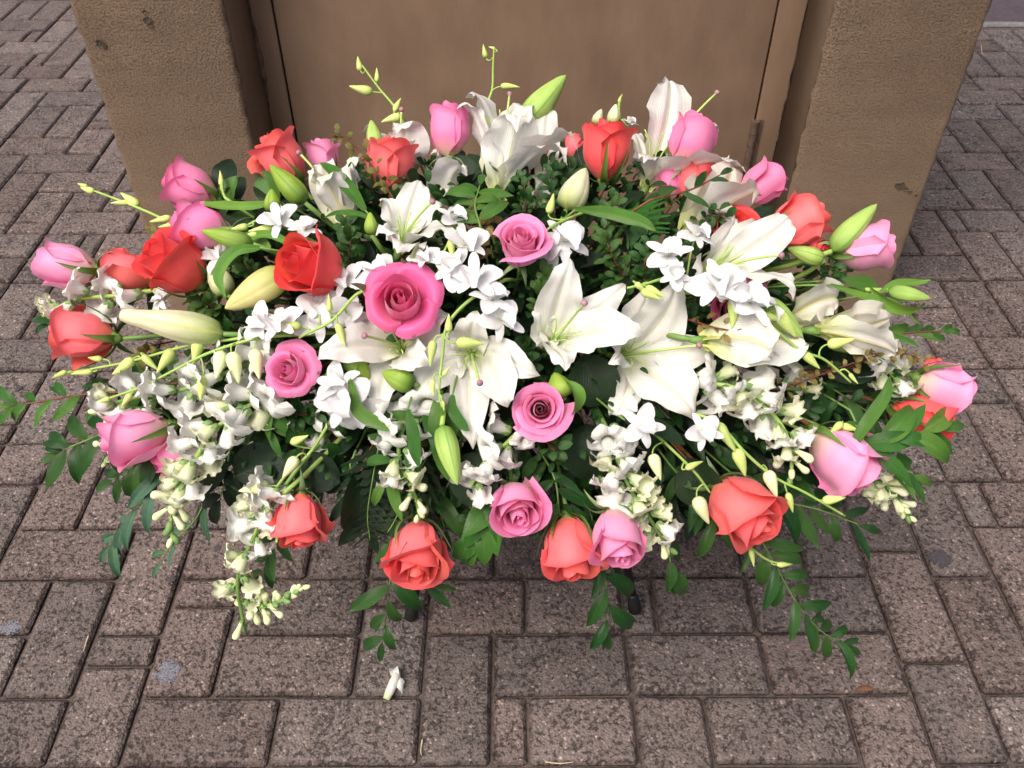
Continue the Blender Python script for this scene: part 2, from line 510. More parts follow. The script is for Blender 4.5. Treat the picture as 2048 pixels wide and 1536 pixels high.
def paver_material():
    m, nt, out = mat('paver_concrete')
    L = nt.links
    tc = N(nt, 'ShaderNodeTexCoord')
    geo = N(nt, 'ShaderNodeNewGeometry')
    info = N(nt, 'ShaderNodeObjectInfo')
    pos = geo.outputs['Position']
    # aggregate
    v1 = N(nt, 'ShaderNodeTexVoronoi', ins={'Scale': 260.0, 'Randomness': 1.0})
    v2 = N(nt, 'ShaderNodeTexVoronoi', ins={'Scale': 470.0, 'Randomness': 1.0})
    nz = N(nt, 'ShaderNodeTexNoise', ins={'Scale': 150.0, 'Detail': 8.0, 'Roughness': 0.7})
    big = N(nt, 'ShaderNodeTexNoise', ins={'Scale': 5.0, 'Detail': 4.0, 'Roughness': 0.6})
    med = N(nt, 'ShaderNodeTexNoise', ins={'Scale': 34.0, 'Detail': 5.0, 'Roughness': 0.65})
    pitn = N(nt, 'ShaderNodeTexNoise', ins={'Scale': 130.0, 'Detail': 5.0, 'Roughness': 0.72})
    pat = N(nt, 'ShaderNodeTexNoise', ins={'Scale': 17.0, 'Detail': 3.0, 'Roughness': 0.6})
    for n in (v1, v2, nz, big, med, pitn, pat):
        L.new(pos, n.inputs['Vector'])
    base = ramp(nt, med.outputs[0], [(0.25, (0.130, 0.107, 0.101)), (0.75, (0.190, 0.159, 0.150))]).outputs[0]
    # each stone its own tone
    sep = N(nt, 'ShaderNodeSeparateColor')
    L.new(v1.outputs['Color'], sep.inputs[0])
    stone = ramp(nt, sep.outputs[0], [(0.0, (0.62, 0.60, 0.60)), (0.25, (0.92, 0.91, 0.91)), (0.90, (1.05, 1.04, 1.02)), (0.96, (1.4, 1.35, 1.32)), (1.0, (2.5, 2.4, 2.3))])
    base = mixc(nt, 0.85, base, stone.outputs[0], 'MULTIPLY')
    # gaps between stones
    wear = ramp(nt, big.outputs[0], [(0.35, (0.25, 0.25, 0.25)), (0.65, (1, 1, 1))])
    gap = ramp(nt, v1.outputs['Distance'], [(0.0, (0, 0, 0)), (0.42, (0, 0, 0)), (0.72, (1, 1, 1))])
    gapf = mth(nt, 'MULTIPLY', gap.outputs[0], wear.outputs[0])
    pit = ramp(nt, mth(nt, 'ADD', pitn.outputs[0], mth(nt, 'MULTIPLY', mth(nt, 'SUBTRACT', pat.outputs[0], 0.5), 0.24)), [(0.40, (1, 1, 1)), (0.45, (0, 0, 0))])
    dark = mth(nt, 'MAXIMUM', mth(nt, 'MULTIPLY', gapf, 0.40), mth(nt, 'MULTIPLY', pit.outputs[0], 0.75))
    base = mixc(nt, dark, base, (0.030, 0.022, 0.020, 1))
    # broad stains
    st = ramp(nt, big.outputs[0], [(0.3, (0.82, 0.80, 0.80)), (0.7, (1.12, 1.10, 1.08))])
    base = mixc(nt, 1.0, base, st.outputs[0], 'MULTIPLY')
    # dirt toward the edges of every paver: attribute 'edge'
    at = N(nt, 'ShaderNodeUVMap')
    su = N(nt, 'ShaderNodeSeparateXYZ')
    L.new(at.outputs[0], su.inputs[0])
    ed = ramp(nt, mth(nt, 'ADD', su.outputs[0], mth(nt, 'MULTIPLY', mth(nt, 'SUBTRACT', med.outputs[0], 0.5), 0.8)), [(0.0, (0.58, 0.54, 0.54)), (0.42, (1, 1, 1))])
    base = mixc(nt, 1.0, base, ed.outputs[0], 'MULTIPLY')
    hsv = N(nt, 'ShaderNodeHueSaturation')
    L.new(base, hsv.inputs['Color'])
    L.new(mth(nt, 'ADD', mth(nt, 'MULTIPLY', info.outputs['Random'], 0.36), 0.83), hsv.inputs['Value'])
    rr = mth(nt, 'FRACT', mth(nt, 'MULTIPLY', info.outputs['Random'], 7.31))
    L.new(mth(nt, 'ADD', mth(nt, 'MULTIPLY', rr, 0.35), 0.85), hsv.inputs['Saturation'])
    bs = N(nt, 'ShaderNodeBsdfPrincipled', ins={'Roughness': 0.82, 'Specular IOR Level': 0.35})
    L.new(hsv.outputs[0], bs.inputs['Base Color'])
    hh = mth(nt, 'SUBTRACT', mth(nt, 'MULTIPLY', nz.outputs[0], 0.5), mth(nt, 'MULTIPLY', v1.outputs['Distance'], 0.9))
    hh = mth(nt, 'SUBTRACT', hh, mth(nt, 'MULTIPLY', pit.outputs[0], 1.1))
    bp = N(nt, 'ShaderNodeBump', ins={'Strength': 0.9, 'Distance': 0.0022})
    L.new(hh, bp.inputs['Height'])
    L.new(bp.outputs[0], bs.inputs['Normal'])
    L.new(bs.outputs[0], out.inputs[0])
    return m


def dirt_material():
    m, nt, out = mat('joint_dirt')
    L = nt.links
    geo = N(nt, 'ShaderNodeNewGeometry')
    nz = N(nt, 'ShaderNodeTexNoise', ins={'Scale': 90.0, 'Detail': 8.0, 'Roughness': 0.7})
    L.new(geo.outputs['Position'], nz.inputs['Vector'])
    r = ramp(nt, nz.outputs[0], [(0.3, (0.055, 0.043, 0.038)), (0.75, (0.15, 0.118, 0.10))])
    bs = N(nt, 'ShaderNodeBsdfPrincipled', ins={'Roughness': 0.95})
    L.new(r.outputs[0], bs.inputs['Base Color'])
    bp = N(nt, 'ShaderNodeBump', ins={'Strength': 1.0, 'Distance': 0.004})
    L.new(nz.outputs[0], bp.inputs['Height'])
    L.new(bp.outputs[0], bs.inputs['Normal'])
    L.new(bs.outputs[0], out.inputs[0])
    return m


def stucco_material(name='stucco', fine=False):
    m, nt, out = mat(name)
    L = nt.links
    geo = N(nt, 'ShaderNodeNewGeometry')
    pos = geo.outputs['Position']
    sepp = N(nt, 'ShaderNodeSeparateXYZ')
    L.new(pos, sepp.inputs[0])
    n1 = N(nt, 'ShaderNodeTexNoise', ins={'Scale': 250.0 if not fine else 60, 'Detail': 5.0, 'Roughness': 0.62, 'Distortion': 0.15})
    n2 = N(nt, 'ShaderNodeTexNoise', ins={'Scale': 9.0, 'Detail': 5.0, 'Roughness': 0.6})
    n3 = N(nt, 'ShaderNodeTexNoise', ins={'Scale': 420.0, 'Detail': 3.0, 'Roughness': 0.6})
    mp = N(nt, 'ShaderNodeMapping')
    mp.inputs['Scale'].default_value = (1.0, 1.0, 1.15)
    L.new(pos, mp.inputs[0])
    for n in (n1, n3):
        L.new(mp.outputs[0], n.inputs['Vector'])
    L.new(pos, n2.inputs['Vector'])
    c = ramp(nt, n2.outputs[0], [(0.3, (0.186, 0.128, 0.086)), (0.7, (0.234, 0.165, 0.112))]).outputs[0]
    # lower part smoother and weathered
    low = ramp(nt, mth(nt, 'ADD', sepp.outputs[2], mth(nt, 'MULTIPLY', n2.outputs[0], 0.25)), [(0.35, (0, 0, 0)), (0.75, (1, 1, 1))])
    pits = ramp(nt, n1.outputs[0], [(0.38, (1, 1, 1)), (0.46, (0, 0, 0))])
    pf = mth(nt, 'MULTIPLY', pits.outputs[0], mth(nt, 'ADD', mth(nt, 'MULTIPLY', low.outputs[0], 0.55), 0.25))
    if fine:
        pf = mth(nt, 'MULTIPLY', pf, 0.12)
    c = mixc(nt, mth(nt, 'MULTIPLY', pf, 0.72), c, (0.075, 0.046, 0.032, 1))
    n4 = N(nt, 'ShaderNodeTexNoise', ins={'Scale': 3.2, 'Detail': 3.0, 'Roughness': 0.6})
    L.new(pos, n4.inputs['Vector'])
    stn = ramp(nt, n4.outputs[0], [(0.56, (0, 0, 0)), (0.74, (1, 1, 1))])
    c = mixc(nt, mth(nt, 'MULTIPLY', stn.outputs[0], 0.16), c, (0.13, 0.11, 0.085, 1))
    bs = N(nt, 'ShaderNodeBsdfPrincipled', ins={'Roughness': 0.75, 'Specular IOR Level': 0.3})
    L.new(c, bs.inputs['Base Color'])
    hgt = mth(nt, 'ADD', mth(nt, 'MULTIPLY', ramp(nt, n1.outputs[0], [(0.30, (0, 0, 0)), (0.55, (1, 1, 1))]).outputs[0],
                              mth(nt, 'ADD', mth(nt, 'MULTIPLY', low.outputs[0], 0.7), 0.3)), mth(nt, 'MULTIPLY', n3.outputs[0], 0.15))
    bp = N(nt, 'ShaderNodeBump', ins={'Strength': 0.85 if not fine else 0.15, 'Distance': 0.0030})
    L.new(hgt, bp.inputs['Height'])
    L.new(bp.outputs[0], bs.inputs['Normal'])
    L.new(bs.outputs[0], out.inputs[0])
    return m


def door_material():
    m, nt, out = mat('door_paint')
    L = nt.links
    geo = N(nt, 'ShaderNodeNewGeometry')
    pos = geo.outputs['Position']
    mp = N(nt, 'ShaderNodeMapping')
    mp.inputs['Scale'].default_value = (1.0, 1.0, 0.28)
    L.new(pos, mp.inputs[0])
    n1 = N(nt, 'ShaderNodeTexNoise', ins={'Scale': 16.0, 'Detail': 6.0, 'Roughness': 0.65})
    n2 = N(nt, 'ShaderNodeTexNoise', ins={'Scale': 5.0, 'Detail': 3.0, 'Roughness': 0.5, 'Distortion': 0.5})
    n3 = N(nt, 'ShaderNodeTexNoise', ins={'Scale': 260.0, 'Detail': 2.0, 'Roughness': 0.5})
    L.new(mp.outputs[0], n1.inputs['Vector'])
    L.new(pos, n2.inputs['Vector'])
    L.new(pos, n3.inputs['Vector'])
    c = ramp(nt, n1.outputs[0], [(0.25, (0.212, 0.142, 0.096)), (0.5, (0.248, 0.168, 0.114)), (0.8, (0.290, 0.199, 0.138))]).outputs[0]
    s = ramp(nt, n2.outputs[0], [(0.38, (0.90, 0.88, 0.87)), (0.62, (1.03, 1.02, 1.01))])
    c = mixc(nt, 1.0, c, s.outputs[0], 'MULTIPLY')
    sp = ramp(nt, n3.outputs[0], [(0.22, (1, 1, 1)), (0.27, (0, 0, 0))])
    c = mixc(nt, mth(nt, 'MULTIPLY', sp.outputs[0], 0.5), c, (0.08, 0.045, 0.035, 1))
    bs = N(nt, 'ShaderNodeBsdfPrincipled', ins={'Roughness': 0.42, 'Specular IOR Level': 0.4})
    L.new(c, bs.inputs['Base Color'])
    rr = ramp(nt, n1.outputs[0], [(0.3, (0.36, 0.36, 0.36)), (0.7, (0.55, 0.55, 0.55))])
    L.new(rr.outputs[0], bs.inputs['Roughness'])
    bp = N(nt, 'ShaderNodeBump', ins={'Strength': 0.25, 'Distance': 0.001})
    L.new(n3.outputs[0], bp.inputs['Height'])
    L.new(bp.outputs[0], bs.inputs['Normal'])
    L.new(bs.outputs[0], out.inputs[0])
    return m


M['paver'] = paver_material()
M['dirt'] = dirt_material()
M['stucco'] = stucco_material()
M['stucco_fine'] = stucco_material('stucco_smooth', True)
M['door'] = door_material()
M['gapdark'] = plain_material('gap_dark', (0.012, 0.007, 0.005, 1), (0.025, 0.014, 0.010, 1), 60, 0.9, 0.2)
M['mat'] = plain_material('mat_rubber', (0.055, 0.042, 0.050, 1), (0.080, 0.062, 0.072, 1), 40, 0.7, 0.3)
M['trim'] = plain_material('mat_edge', (0.16, 0.15, 0.15, 1), (0.34, 0.32, 0.31, 1), 60, 0.4, 0.3, metallic=0.3)
M['hinge'] = plain_material('hinge_metal', (0.10, 0.07, 0.055, 1), (0.20, 0.14, 0.11, 1), 80, 0.4, 0.3, metallic=0.4)
M['caulk'] = plain_material('old_caulk', (0.04, 0.022, 0.015, 1), (0.17, 0.11, 0.08, 1), 50, 0.8, 0.8)

GROUND_Z = 0.0
bm_v = [(-60, -30, -0.012), (60, -30, -0.012), (60, 90, -0.012), (-60, 90, -0.012)]
ground = link('ground', mesh('ground', [(bm_v, [(0, 1, 2, 3)], None, 0)], M['dirt'], False))
tag(ground, kind='structure')

pavement = bpy.data.objects.new('pavement', None)
COL.objects.link(pavement)
tag(pavement, kind='structure')

FIX = [(-8,-6,5,6),(-6,-5,5,6.5),(-6,-5,6.5,7),(-5,-3,5,6),(-3,-1,5,6),(-1,0,5,7),(0,.5,5,6),(.5,2,5,6),(2,3,4,6),(3,5,5,6),(5,6,4,6),(6,7,5,6.5),
 (7,9,5,6),(-9,-7,6,7),(-7,-6,6,8),(-5,-4,6,7.5),(-5,-4,7.5,8),(-4,-2,6,7),(-2,-1,6,7.5),(-2,-1,7.5,8),(0,2,6,7),(2,4,6,7),(4,6,6,7),(6,7,6.5,8.5),
 (7,8,6,8),(8,10,6,7),(-9,-7,7,8),(-6,-5,7,9),(-4,-2,7,8),(-1,.5,7,8),(.5,2,7,8),(2,2.5,7,8),(2.5,4,7,8),(4,6,7,8),(8,9,7,9),
 (-8,-6,8,9),(-5,-3,8,9),(-3,-2,8,10),(-2,0,8,9),(0,2,8,9),(2,4,8,9),(4,5,8,10),(5,6,8,10),(6,7,8.5,10),(7,8,8,10),(9,11,8,9),
 (8,8.5,9,10),(8.5,10,9,10),(10,12,9,10),(-8,-7,9,11),(-9,-8,8,10),(-7,-5,9,10),(-11,-9,13,14),(-11,-10,14,16),(-11,-10,16,16.5),(-11,-10,16.5,18),
 (-13,-11,17,18),(-13,-11,16,17),(-10,-9.5,17,18),(-9.5,-8,17,18),(-10,-8,14,15),(-10,-8,15,16),(-10,-9,11.5,13),(-10,-9,11,11.5),(-9,-8,11,13),
 (9,11,16,17),(8,10,15,16),(10,11,14,16),(9,10,13,15),(8,9,13,15),(10,12,13,14),(11,12,14,16),(8,10,12,13),(10,12,12,13),(9,10,10,12),(8,9,10,12),
 (7,8,10,12),(10,11,10,12),(10,11,17,19),(11,11.5,18,19),(11.5,13,18,19),(11,12,16,18),(12,13,16,18),(10,12,19,20),(12,13,19.5,21),(12,13,19,19.5),
 (10,12,20,21),(13,14,19,21),(12,14,21,22),(14,15,20,22),(13,14,22,24),(11,13,22,23),(11,13,23,24),(14,15,22,24),(13,15,24,25),(15,16,23,25),
 (14,16,25,26),(12,14,25,26),(15,17,26,27),(14,15,26,26.5),(14,15,26.5,28),(15,16,27,29),(16,17,27,29),(15,17,29,30),(16,17,30,31),(17,18,29,31),(17,19,28,29),
 (-14,-13,23,25),(-13,-12,23,25),(-14,-12,25,26),(-15,-14,24,26),(-16,-14,23,24),(-14,-12,22,23),(-12,-11,22,23.5),(-12,-11,23.5,24),(-12,-10,24,25),
 (-13,-11,21,22),(-14,-13,20,22),(-13,-12,19,21),(-11,-10,21,23),(-12,-10,20,21),(-12,-11,18.5,20),(-12,-11,18,18.5),(-11,-10,19,20),(-10,-8,19,20),
 (-11,-9,18,19),(-15,-13,26,27),(-15.5,-14,27,28),(-16,-15.5,27,28),(-15.5,-15,28,29),(-17.5,-15.5,28,29),(-15,-14,28,30),(-17,-15,29,30),
 (-16.5,-16,30,31),(-18,-16.5,30,31),(-16,-15,30,32),(-18,-16,31,32),(-18,-17,32,34),(-17,-16,32,34),(-19,-18,32,34)]
occ = set()
for (a, b, c, d) in FIX:
    x = a
    while x < b - 1e-6:
        y = c
        while y < d - 1e-6:
            occ.add((round(x * 2), round(y * 2)))
            y += .5
        x += .5
bricks = list(FIX)
free = lambda i, j: all((2 * i + p, 2 * j + q) not in occ for p in (0, 1) for q in (0, 1))


def claim(i, j):
    for p in (0, 1):
        for q in (0, 1):
            occ.add((2 * i + p, 2 * j + q))


for j in range(2, 38):
    for i in range(-23, 24):
        if free(i, j):
            h = free(i + 1, j) and i + 1 < 24
            v = free(i, j + 1)
            r = rnd.random()
            if h and (r < 0.52 or not v):
                claim(i, j); claim(i + 1, j)
                if rnd.random() < .18:
                    s_ = rnd.choice((.5, 1.5))
                    bricks += [(i, i + s_, j, j + 1), (i + s_, i + 2, j, j + 1)]
                else:
                    bricks.append((i, i + 2, j, j + 1))
            elif v:
                claim(i, j); claim(i, j + 1)
                if rnd.random() < .22:
                    s_ = rnd.choice((.5, 1.5))
                    bricks += [(i, i + 1, j, j + s_), (i, i + 1, j + s_, j + 2)]
                else:
                    bricks.append((i, i + 1, j, j + 2))
            else:
                claim(i, j)
                bricks.append((i, i + 1, j, j + 1))
        else:
            for (p, q, w_, h_) in ((0, 0, 1, .5), (0, .5, 1, .5), (0, 0, .5, 1), (.5, 0, .5, 1)):
                cells = [(2 * i + int(p * 2) + a, 2 * j + int(q * 2) + b) for a in range(int(w_ * 2)) for b in range(int(h_ * 2))]
                if all(c_ not in occ for c_ in cells):
                    for c_ in cells:
                        occ.add(c_)
                    bricks.append((i + p, i + p + w_, j + q, j + q + h_))


def paver_grid(w, h, rr):
    """one paver, centred, top at z 0, rounded corners and a worn bevel"""
    g = 0.0022
    c = 0.0042
    r = 0.0045

    def ring(ins, z, jit):
        hw, hh = w / 2 - g - ins, h / 2 - g - ins
        rad = max(0.002, r - ins * .4)
        pts = []
        for sx, sy, o in ((1, 1, 0), (-1, 1, 1), (-1, -1, 2), (1, -1, 3)):
            cx, cy = sx * (hw - rad), sy * (hh - rad)
            for k in range(2):
                a = (o + k) * PI / 2
                pts.append((cx + rad * math.cos(a) + rr.uniform(-jit, jit), cy + rad * math.sin(a) + rr.uniform(-jit, jit), z + rr.uniform(-jit, jit) * .4))
        return pts
    v = ring(0, -0.02, 0) + ring(0, -.0062, .0008) + ring(.0050, -0.0012, .0009) + ring(.0095, 0.0, 0.0009)
    uv = [(0, 0)] * 8 + [(0, 0)] * 8 + [(0.25, 0)] * 8 + [(1, 0)] * 8
    f = gridfaces(8, 4, True) + [tuple(range(24, 32))]
    return v, f, uv


pv_cache = {}
vis = []
for b in bricks:
    cx, cy = lx((b[0] + b[1]) / 2), ly((b[2] + b[3]) / 2)
    if -0.84 < cx < 0.80 and cy > 1.66 and cy < 2.3:
        continue
    if cx > 1.62 and cy > ly(31.3):
        continue
    rel = Vector((cx, cy, 0)) - CAM
    z = rel.dot(FV)
    u = 1024 + FOC * rel.dot(RV) / z if z > 0.1 else -9999
    v = 768 - FOC * rel.dot(UV_) / z if z > 0.1 else -9999
    inview = -80 < u < 2130 and -60 < v < 1620
    hidden = (u - 135 - .33 * v > 40 and 1976 - .334 * v - u > 40 and v < 480) or (v > 480 and v < 950 and 450 < u < 1650)
    area = (b[1] - b[0]) * (b[3] - b[2]) / z ** 3 if z > .1 else 0
    vis.append((area if (inview and not hidden) else area * 1e-3 if inview else area * 1e-6, b, cx, cy))
vis.sort(key=lambda t: -t[0])
rest = []
for k, (sc_, b, cx, cy) in enumerate(vis):
    w, h = (b[1] - b[0]) * P_, (b[3] - b[2]) * P_
    if k < 296:
        key = (round(w, 4), round(h, 4), rnd.randrange(4))
        if key not in pv_cache:
            v, f, uv = paver_grid(w, h, rnd)
            pv_cache[key] = mesh('paver', [(v, f, uv, 0)], M['paver'], False)
            # smooth only the bevel
        o = link('paver', pv_cache[key], pavement)
        o.location = (cx, cy, rnd.uniform(-.0022, .0010))
        o.rotation_euler = (rnd.uniform(-.010, .010), rnd.uniform(-.010, .010), rnd.uniform(-.007, .007))
    else:
        v, f, uv = paver_grid(w, h, rnd)
        v = np.array(v) + np.array([cx, cy, rnd.uniform(-.0012, .0008)])
        rest.append((v, f, uv, 0))
o = link('distant_pavers', mesh('distant_pavers', rest, M['paver'], False), pavement)
tag(o, kind='stuff')


def boxg(x0, x1, y0, y1, z0, z1, bev=0.0, mi=0):
    v = [(x0, y0, z0), (x1, y0, z0), (x1, y1, z0), (x0, y1, z0), (x0, y0, z1), (x1, y0, z1), (x1, y1, z1), (x0, y1, z1)]
    f = [(0, 3, 2, 1), (4, 5, 6, 7), (0, 1, 5, 4), (1, 2, 6, 5), (2, 3, 7, 6), (3, 0, 4, 7)]
    return (v, f, None, mi)


def bevel_obj(o, w, seg=3):
    b = o.modifiers.new('bevel', 'BEVEL')
    b.width = w
    b.segments = seg
    b.limit_method = 'ANGLE'
    return o


# stucco piers either side of the metal door (front at YW, door recessed)
YW = 1.612
YD = YW + 0.145
ZT = 2.4
xL0 = onY(135, 0, YW).x
xL1 = onY(443, 0, YW).x
xR0 = onY(1675, 0, YW).x
xR1 = onY(1976, 0, YW).x + 0.012


def wavy_pier(name, x0, x1, label, edge_left):
    """stucco pier with slightly uneven rounded arrises"""
    t = thing(name, label, 'pier', ((x0 + x1) / 2, YW, 0))
    rr = random.Random(int(x0 * 100))
    depth_ = 0.62
    prof = []
    rc = 0.012
    for cx, cy, a0 in ((x0 + rc, YW + rc, PI), (x1 - rc, YW + rc, 1.5 * PI), (x1 - rc, YW + depth_ - rc, 0), (x0 + rc, YW + depth_ - rc, .5 * PI)):
        for k in range(4):
            a = a0 + k / 3 * PI / 2
            prof.append((cx + rc * math.cos(a), cy + rc * math.sin(a)))
    n = len(prof)
    zs = np.linspace(-0.02, ZT, 140)
    vv = []
    for z in zs:
        for k, (x, y) in enumerate(prof):
            j = 0.0016 * (math.sin(z * 61 + k * 1.9 + x0 * 40) + math.sin(z * 143 + k * .7)) + rr.uniform(-.0009, .0009)
            vv.append((x + j, y + j * .5, z))
    f = gridfaces(n, len(zs), True)
    f.append(tuple(range((len(zs) - 1) * n, len(zs) * n)))
    part('stucco_face', [(vv, f, None, 0)], M['stucco'], t)
    return t


pl = wavy_pier('stucco_pier', xL0, xL1, 'rough tan stucco pier left of the metal door, with dark pock marks near its top', True)
pr = wavy_pier('stucco_pier', xR0, xR1, 'rough tan stucco pier right of the metal door, with a chipped hole low down', False)
# reveals: smooth painted return faces between pier and frame
part('reveal', [boxg(xL1 - .01, xL1 + 0.0035, YW + .012, YD + .04, -.01, ZT - .01)], M['stucco_fine'], pl)
part('reveal', [boxg(xR0 - 0.0035, xR0 + .01, YW + .012, YD + .04, -.01, ZT - .01)], M['stucco_fine'], pr)


def hole(u, v, r, parent, seed):
    """chip in the stucco: dark ragged dish set into the face"""
    c = onY(u, v, YW)
    rr = random.Random(seed)
    vs = [(c.x, YW - 0.0008, c.z)]
    for ring, (k, y) in enumerate(((.45, -0.0010), (.8, -0.0014), (1.0, -0.0020))):
        for a in range(14):
            q = r * k * (1 + .35 * math.sin(a * 1.7 + seed) * .6 + rr.uniform(-.15, .15))
            vs.append((c.x + q * math.cos(a * PI / 7) * 1.2, YW + y, c.z + q * math.sin(a * PI / 7) * .9))
    f = [(0, 1 + a, 1 + (a + 1) % 14) for a in range(14)]
    for ring in range(2):
        o_ = 1 + ring * 14
        f += [(o_ + a, o_ + 14 + a, o_ + 14 + (a + 1) % 14, o_ + (a + 1) % 14) for a in range(14)]
    part('chip', [(vs, f, None, 0)], M['gapdark'], parent)


M['chipm'] = plain_material('chip_stain', (0.035, 0.028, 0.022, 1), (0.12, 0.085, 0.06, 1), 160, 0.9, 0.8)
_g = M['gapdark']
M['gapdark'] = M['chipm']
hole(1801, 372, .0085, pr, 3)
hole(1820, 384, .0035, pr, 5)
hole(1812, 378, .0045, pr, 6)
hole(1794, 369, .0040, pr, 7)
hole(1832, 390, .0025, pr, 12)
hole(203, 88, .0075, pl, 8)
hole(296, 40, .0065, pl, 9)
hole(290, 24, .004, pl, 4)
hole(301, 50, .0045, pl, 14)
hole(197, 84, .004, pl, 15)
hole(211, 92, .003, pl, 16)
M['gapdark'] = _g

# door in its frame
xf0 = onY(488, 0, YD).x
xf1 = onY(543, 0, YD).x
xf2 = onY(1558, 0, YD).x
xf3 = onY(1613, 0, YD).x
door = thing('metal_door', 'brown painted metal door with a thin dark gap round it, between the two stucco piers', 'door', ((xf1 + xf2) / 2, YD, 0))
p = part('door_panel', [boxg(xf1 + .0022, xf2 - .0022, YD - .002, YD + .035, .012, ZT - .05)], M['door'], door)
bevel_obj(p, .002)
for (a, b) in ((xL1 + .0036, xf1 - .0022), (xf2 + .0022, xR0 - .0036)):
    p = part('door_frame', [boxg(a, b, YD, YD + .05, .0, ZT - .02)], M['door'], door)
    bevel_obj(p, .003)
part('door_gap', [boxg(xf1 - .004, xf2 + .004, YD + .0365, YD + .06, .0, ZT - .03)], M['gapdark'], door)
# ragged old caulk between reveal and frame
for (xc, s0, sd) in ((xL1 + .006, 1, 1), (xR0 - .006, -1, 2)):
    rr = random.Random(sd)
    zz = np.linspace(.02, ZT - .1, 150)
    cur = [(xc + rr.uniform(-.0022, .0022), YD + .001 + rr.uniform(-.0015, .0015), z) for z in zz]
    am = .0038 if sd == 1 else .0014
    amp = [max(.0010, am + am * math.sin(z * 23 + sd * 2) + rr.uniform(-.4, .4) * am) for z in zz]
    g = tube(cur, .004, .004, n=6, prof=lambda s: amp[min(149, int(s * 149))])
    part('caulk', [g], M['caulk'], door)
# hinge knuckle on the right gap
hc = onY(1513, 300, YD - .006)
zz0, zz1 = hc.z - .05, onY(1519, 241, YD - .006).z
hg = []
hx = (xf2)
for k in range(4):
    a = zz0 + (zz1 - zz0) * k / 4 + .0006
    b = zz0 + (zz1 - zz0) * (k + 1) / 4 - .0006
    hg.append(tube([(hx, YD - .007, a), (hx, YD - .007, b)], .0085, .0085, n=14))
hg.append(boxg(hx - .001, hx + .018, YD - .003, YD + .001, zz0, zz1))
p = part('hinge', hg, M['hinge'], door)
for pl_ in p.data.polygons:
    pl_.use_smooth = False
# body of the enclosure behind the door
enc = thing('enclosure_wall', 'back of the stucco enclosure behind the metal door, hidden between the piers', 'wall', (0, YD + .3, 0))
part('back_panel', [boxg(xL1 - .02, xR0 + .02, YD + .08, YD + .40, 0, ZT - .01)], M['stucco_fine'], enc)

# mat at the top right with a pale edge
mt = thing('rubber_mat', 'dark purple grey rubber mat with a pale worn edge, beyond the right pier', 'mat', (2.4, ly(33), 0))
ye = ly(31.35)
bevel_obj(part('mat_sheet', [boxg(1.64, 3.4, ye + .02, ye + 1.4, -.012, .007)], M['mat'], mt), .002)
rr = random.Random(4)
ev, ef = [], []
for k in range(60):
    x = 1.63 + 1.76 * k / 59
    y = ye + rr.uniform(-.003, .003)
    ev += [(x, y, -.01), (x, y + .002, .005 + rr.uniform(-.001, .001)), (x, ye + .0185, .006), (x, ye + .0185, -.01)]
for k in range(59):
    for q in range(3):
        ef.append((4 * k + q, 4 * k + 4 + q, 4 * k + 5 + q, 4 * k + 1 + q))
part('edge_strip', [(ev, ef, None, 0)], M['trim'], mt)


def blob_patch(name, u, v, rx, ry, material, label, cat, z=.0011, seed=0):
    """flat gum or tar spot pressed onto the paving"""
    r = FV + (u - 1024) / FOC * RV - (v - 768) / FOC * UV_
    c = CAM + r * (-CAMH / r.z)
    rr = random.Random(seed)
    n = 26
    vs = [(0, 0, z + .0012)]
    for k, h in ((.6, .0010), (1.0, 0.0)):
        for a in range(n):
            q = 1 + .13 * math.sin(a * .9 + seed) + .10 * math.sin(a * 2.1 + seed * 2) + rr.uniform(-.08, .08)
            vs.append((rx * k * q * math.cos(a / n * 2 * PI), ry * k * q * math.sin(a / n * 2 * PI), z + h))
    f = [(0, 1 + a, 1 + (a + 1) % n) for a in range(n)]
    f += [(1 + a, 1 + n + a, 1 + n + (a + 1) % n, 1 + (a + 1) % n) for a in range(n)]
    uvr = [(1.0, 0)] + [(.6, 0)] * n + [(0.0, 0)] * n
    o = link(name, mesh(name, [(vs, f, uvr, 0)], material), loc=(c.x, c.y, 0))
    return tag(o, label, cat, 'old chewing gum spots on the paving')


def gum_material(name, c1, c2, cover=0.5):
    m, nt, out = mat(name)
    L = nt.links
    geo = N(nt, 'ShaderNodeNewGeometry')
    v = N(nt, 'ShaderNodeTexNoise', ins={'Scale': 330.0, 'Detail': 6.0, 'Roughness': 0.75})
    L.new(geo.outputs['Position'], v.inputs['Vector'])
    r = ramp(nt, v.outputs[0], [(0.35, c1), (0.65, c2)])
    bs = N(nt, 'ShaderNodeBsdfPrincipled', ins={'Roughness': 0.8})
    L.new(r.outputs[0], bs.inputs['Base Color'])
    bp = N(nt, 'ShaderNodeBump', ins={'Strength': 1.0, 'Distance': 0.002})
    L.new(v.outputs[0], bp.inputs['Height'])
    L.new(bp.outputs[0], bs.inputs['Normal'])
    tr = N(nt, 'ShaderNodeBsdfTransparent')
    mx = N(nt, 'ShaderNodeMixShader')
    uvn = N(nt, 'ShaderNodeUVMap')
    sx = N(nt, 'ShaderNodeSeparateXYZ')
    L.new(uvn.outputs[0], sx.inputs[0])
    hole_ = ramp(nt, mth(nt, 'ADD', v.outputs[0], mth(nt, 'MULTIPLY', mth(nt, 'SUBTRACT', sx.outputs[0], 0.42), 0.35)), [(cover - .06, (0, 0, 0)), (cover + .02, (1, 1, 1))])
    L.new(hole_.outputs[0], mx.inputs[0])
    L.new(tr.outputs[0], mx.inputs[1])
    L.new(bs.outputs[0], mx.inputs[2])
    L.new(mx.outputs[0], out.inputs[0])
    return m


